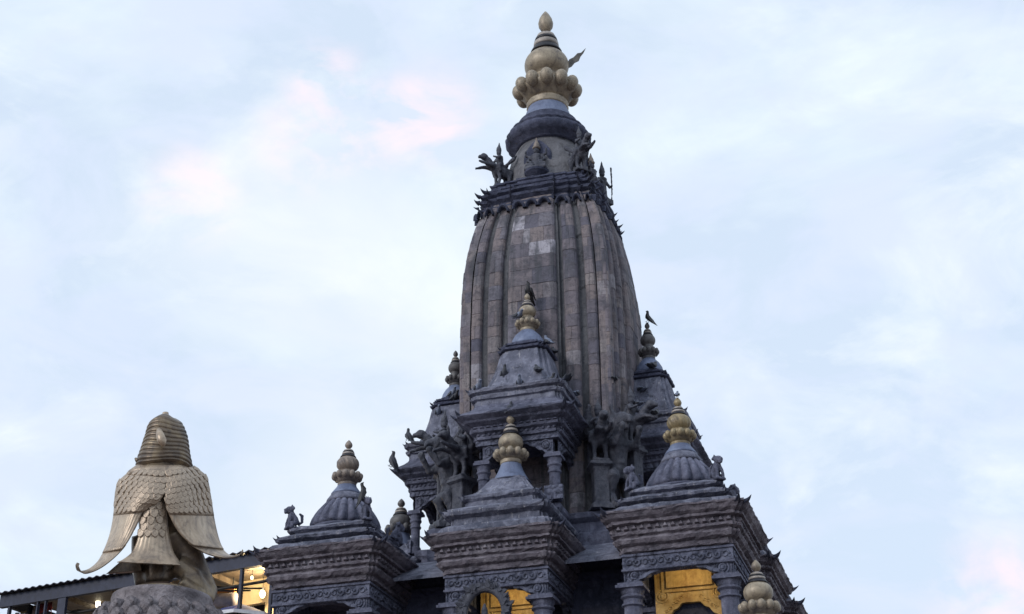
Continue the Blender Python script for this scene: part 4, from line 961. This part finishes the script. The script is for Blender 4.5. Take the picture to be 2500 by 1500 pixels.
def wingm(m):
    mb = MB(); pts = [(.06, .10), (.03, .125), (-.05, .105), (-.12, .075), (-.18, .055), (-.12, .055), (-.04, .05), (.03, .06)]
    mb.rings([[(x, .050, z) for x, z in pts], [(x, .066, z) for x, z in pts], [(x * .9 - .004, .070, .085 + (z - .085) * .8) for x, z in pts]]); return mesh('wing', mb, m, True)
def legm():
    mb = MB(); mb.tube([(0, 0, .05), (.0, 0, .004)], .005, 5); mb.tube([(-.015, 0, .004), (.03, 0, .004)], .004, 5); return mesh('leg', mb, 'pigeon_grey')
BM = {k: (birdmesh('body', k, 1.0 if k != 'crow_black' else .8, 1.0 if k != 'crow_black' else 1.25), wingm('pigeon_grey' if k != 'crow_black' else 'crow_black')) for k in ('pigeon_grey', 'pigeon_blue', 'crow_black')}
LG = legm()
def bird(loc, ang, kind, lab, s=1.0, pitch=0.0, cat='pigeon'):
    r = empty('perched_crow' if kind == 'crow_black' else 'perched_pigeon', loc, ang); r.rotation_euler = (0, pitch, ang); r.scale = (s * .82,) * 3
    b_, w_ = BM[kind]; bo = link('body', b_, r)
    for sg in (1, -1):
        wo_ = link('wing', w_, r); wo_.scale = (1, sg, 1); l = link('leg', LG, r, (-.005, sg * .025, 0)); 
    tag(r, lab, cat, 'birds perched on the temple'); return r
bpy.context.view_layer.update()
dg = bpy.context.evaluated_depsgraph_get()
def perch(px, py):
    ok, h, nrm, idx, ob, mm = S.ray_cast(dg, CAM, pray(px, py))
    if not ok or (h - CAM).length > 40: return None
    up = h + Vector((0, 0, .30)) + pray(px, py) * .03; ok2, h2, n2, i2, ob2, m2 = S.ray_cast(dg, up, Vector((0, 0, -1)))
    return h2 if ok2 and abs(h2.z - h.z) < .32 else h
ANG0 = -BETA
spots = [
 (1264, 787, 2.6, 'pigeon_blue', 'blue-grey pigeon at the left of the front upper finial', 1.0, .3), (1337, 868, .4, 'pigeon_blue', 'bright blue pigeon right of the front upper bell neck', 1.1, -.3),
 (1352, 872, 2.2, 'pigeon_grey', 'dark pigeon just right of the bright blue pigeon', 1.0, -.2), (1232, 928, -1.2, 'pigeon_grey', 'dark pigeon on left slope of the front upper bell roof', 1.05, -.5),
 (1312, 918, 0.2, 'pigeon_grey', 'dark pigeon in the middle of the front upper bell roof', 1.0, -.2), (1384, 938, 2.9, 'pigeon_grey', 'dark pigeon at right end of the front upper eave', 1.05, .3),
 (1270, 988, -1.0, 'pigeon_blue', 'blue-grey pigeon in the middle of the lower front ledge', 1.0, 0), (1165, 1000, 2.4, 'pigeon_blue', 'fluffy grey pigeon at left end of the lower front ledge', 1.15, 0),
 (1345, 974, .5, 'pigeon_grey', 'dark pigeon right of middle on the lower front ledge', 1.0, 0), (1407, 980, -.8, 'pigeon_blue', 'pale pigeon at right corner of the lower front ledge', 1.0, 0),
 (1104, 985, 2.7, 'pigeon_blue', 'blue-grey pigeon on upper eave of the left pavilion', 1.0, 0), (1110, 1008, .5, 'pigeon_grey', 'grey pigeon on lower roof of the left pavilion', 1.0, 0),
 (1070, 1030, -2.0, 'pigeon_blue', 'blue-grey pigeon low on the left pavilion roof', 1.0, 0), (1595, 925, -2.6, 'pigeon_grey', 'plump dark pigeon on the right pavilion bell roof', 1.15, 0),
 (1566, 972, 2.8, 'pigeon_blue', 'blue pigeon at left of the right pavilion roof', 1.0, 0), (1556, 1002, .4, 'pigeon_blue', 'pale blue pigeon beside the right griffin', 1.0, 0),
 (1590, 1004, -.5, 'pigeon_blue', 'grey pigeon on the right pavilion ledge left of gilded finial', 1.0, 0), (1500, 955, 1.2, 'pigeon_grey', 'dark pigeon above the head of the right griffin', 1.05, 0),
 (1600, 1022, -2.4, 'pigeon_grey', 'dark pigeon on lowest ledge of the right pavilion', 1.0, 0), (1375, 1092, -.9, 'pigeon_blue', 'pale blue pigeon beside the right front upper column', 1.1, -.7),
]
for px, py, an, kd, lab, sc, pt in spots:
    h = perch(px, py)
    if h: bird(h - Vector((0, 0, .002)), -PI / 2 + .55 * math.sin(an * 3) + (PI if math.sin(an * 7) > .3 else 0), kd, lab, sc, pt)
# birds on tips
def tip(pv, z): return T2W(pv.location.x, pv.location.y, z)
bird(tip(up_F, 12.925), -2.2, 'crow_black', 'black crow on top of the front upper finial', 1.15, -.75, 'crow')
bird(tip(up_R, 12.925), 2.4, 'crow_black', 'black crow on top of the right upper finial', 1.1, -.7, 'crow')
bird(tip(pav_FM, 10.48), 1.0, 'pigeon_grey', 'dark pigeon on top of the middle front finial', 1.0, -.5)
bird(tip(pav_RC, 10.318), 1.3, 'pigeon_blue', 'pale pigeon on top of the right corner gilded finial', .7, -.2)
hc = up_L.location
v = T2W(hc.x - .86, hc.y - .82, 10.545); bird(v, 2.6, 'pigeon_grey', 'dark pigeon on the outermost eave tip of the left pavilion', 1.35, -.9)
v = T2W(hc.x - .60, hc.y - .70, 11.02); bird(v, 2.2, 'pigeon_grey', 'dark round pigeon at left edge of the left pavilion roof', 1.1, -.7)
lp = T2W(pav_LC.location.x + e, pav_LC.location.y - e, 8.745 + .64 * .56); bird(lp, .5, 'crow_black', 'slender dark bird on the lion right of the left corner dome', 1.2, -1.0, 'bird')
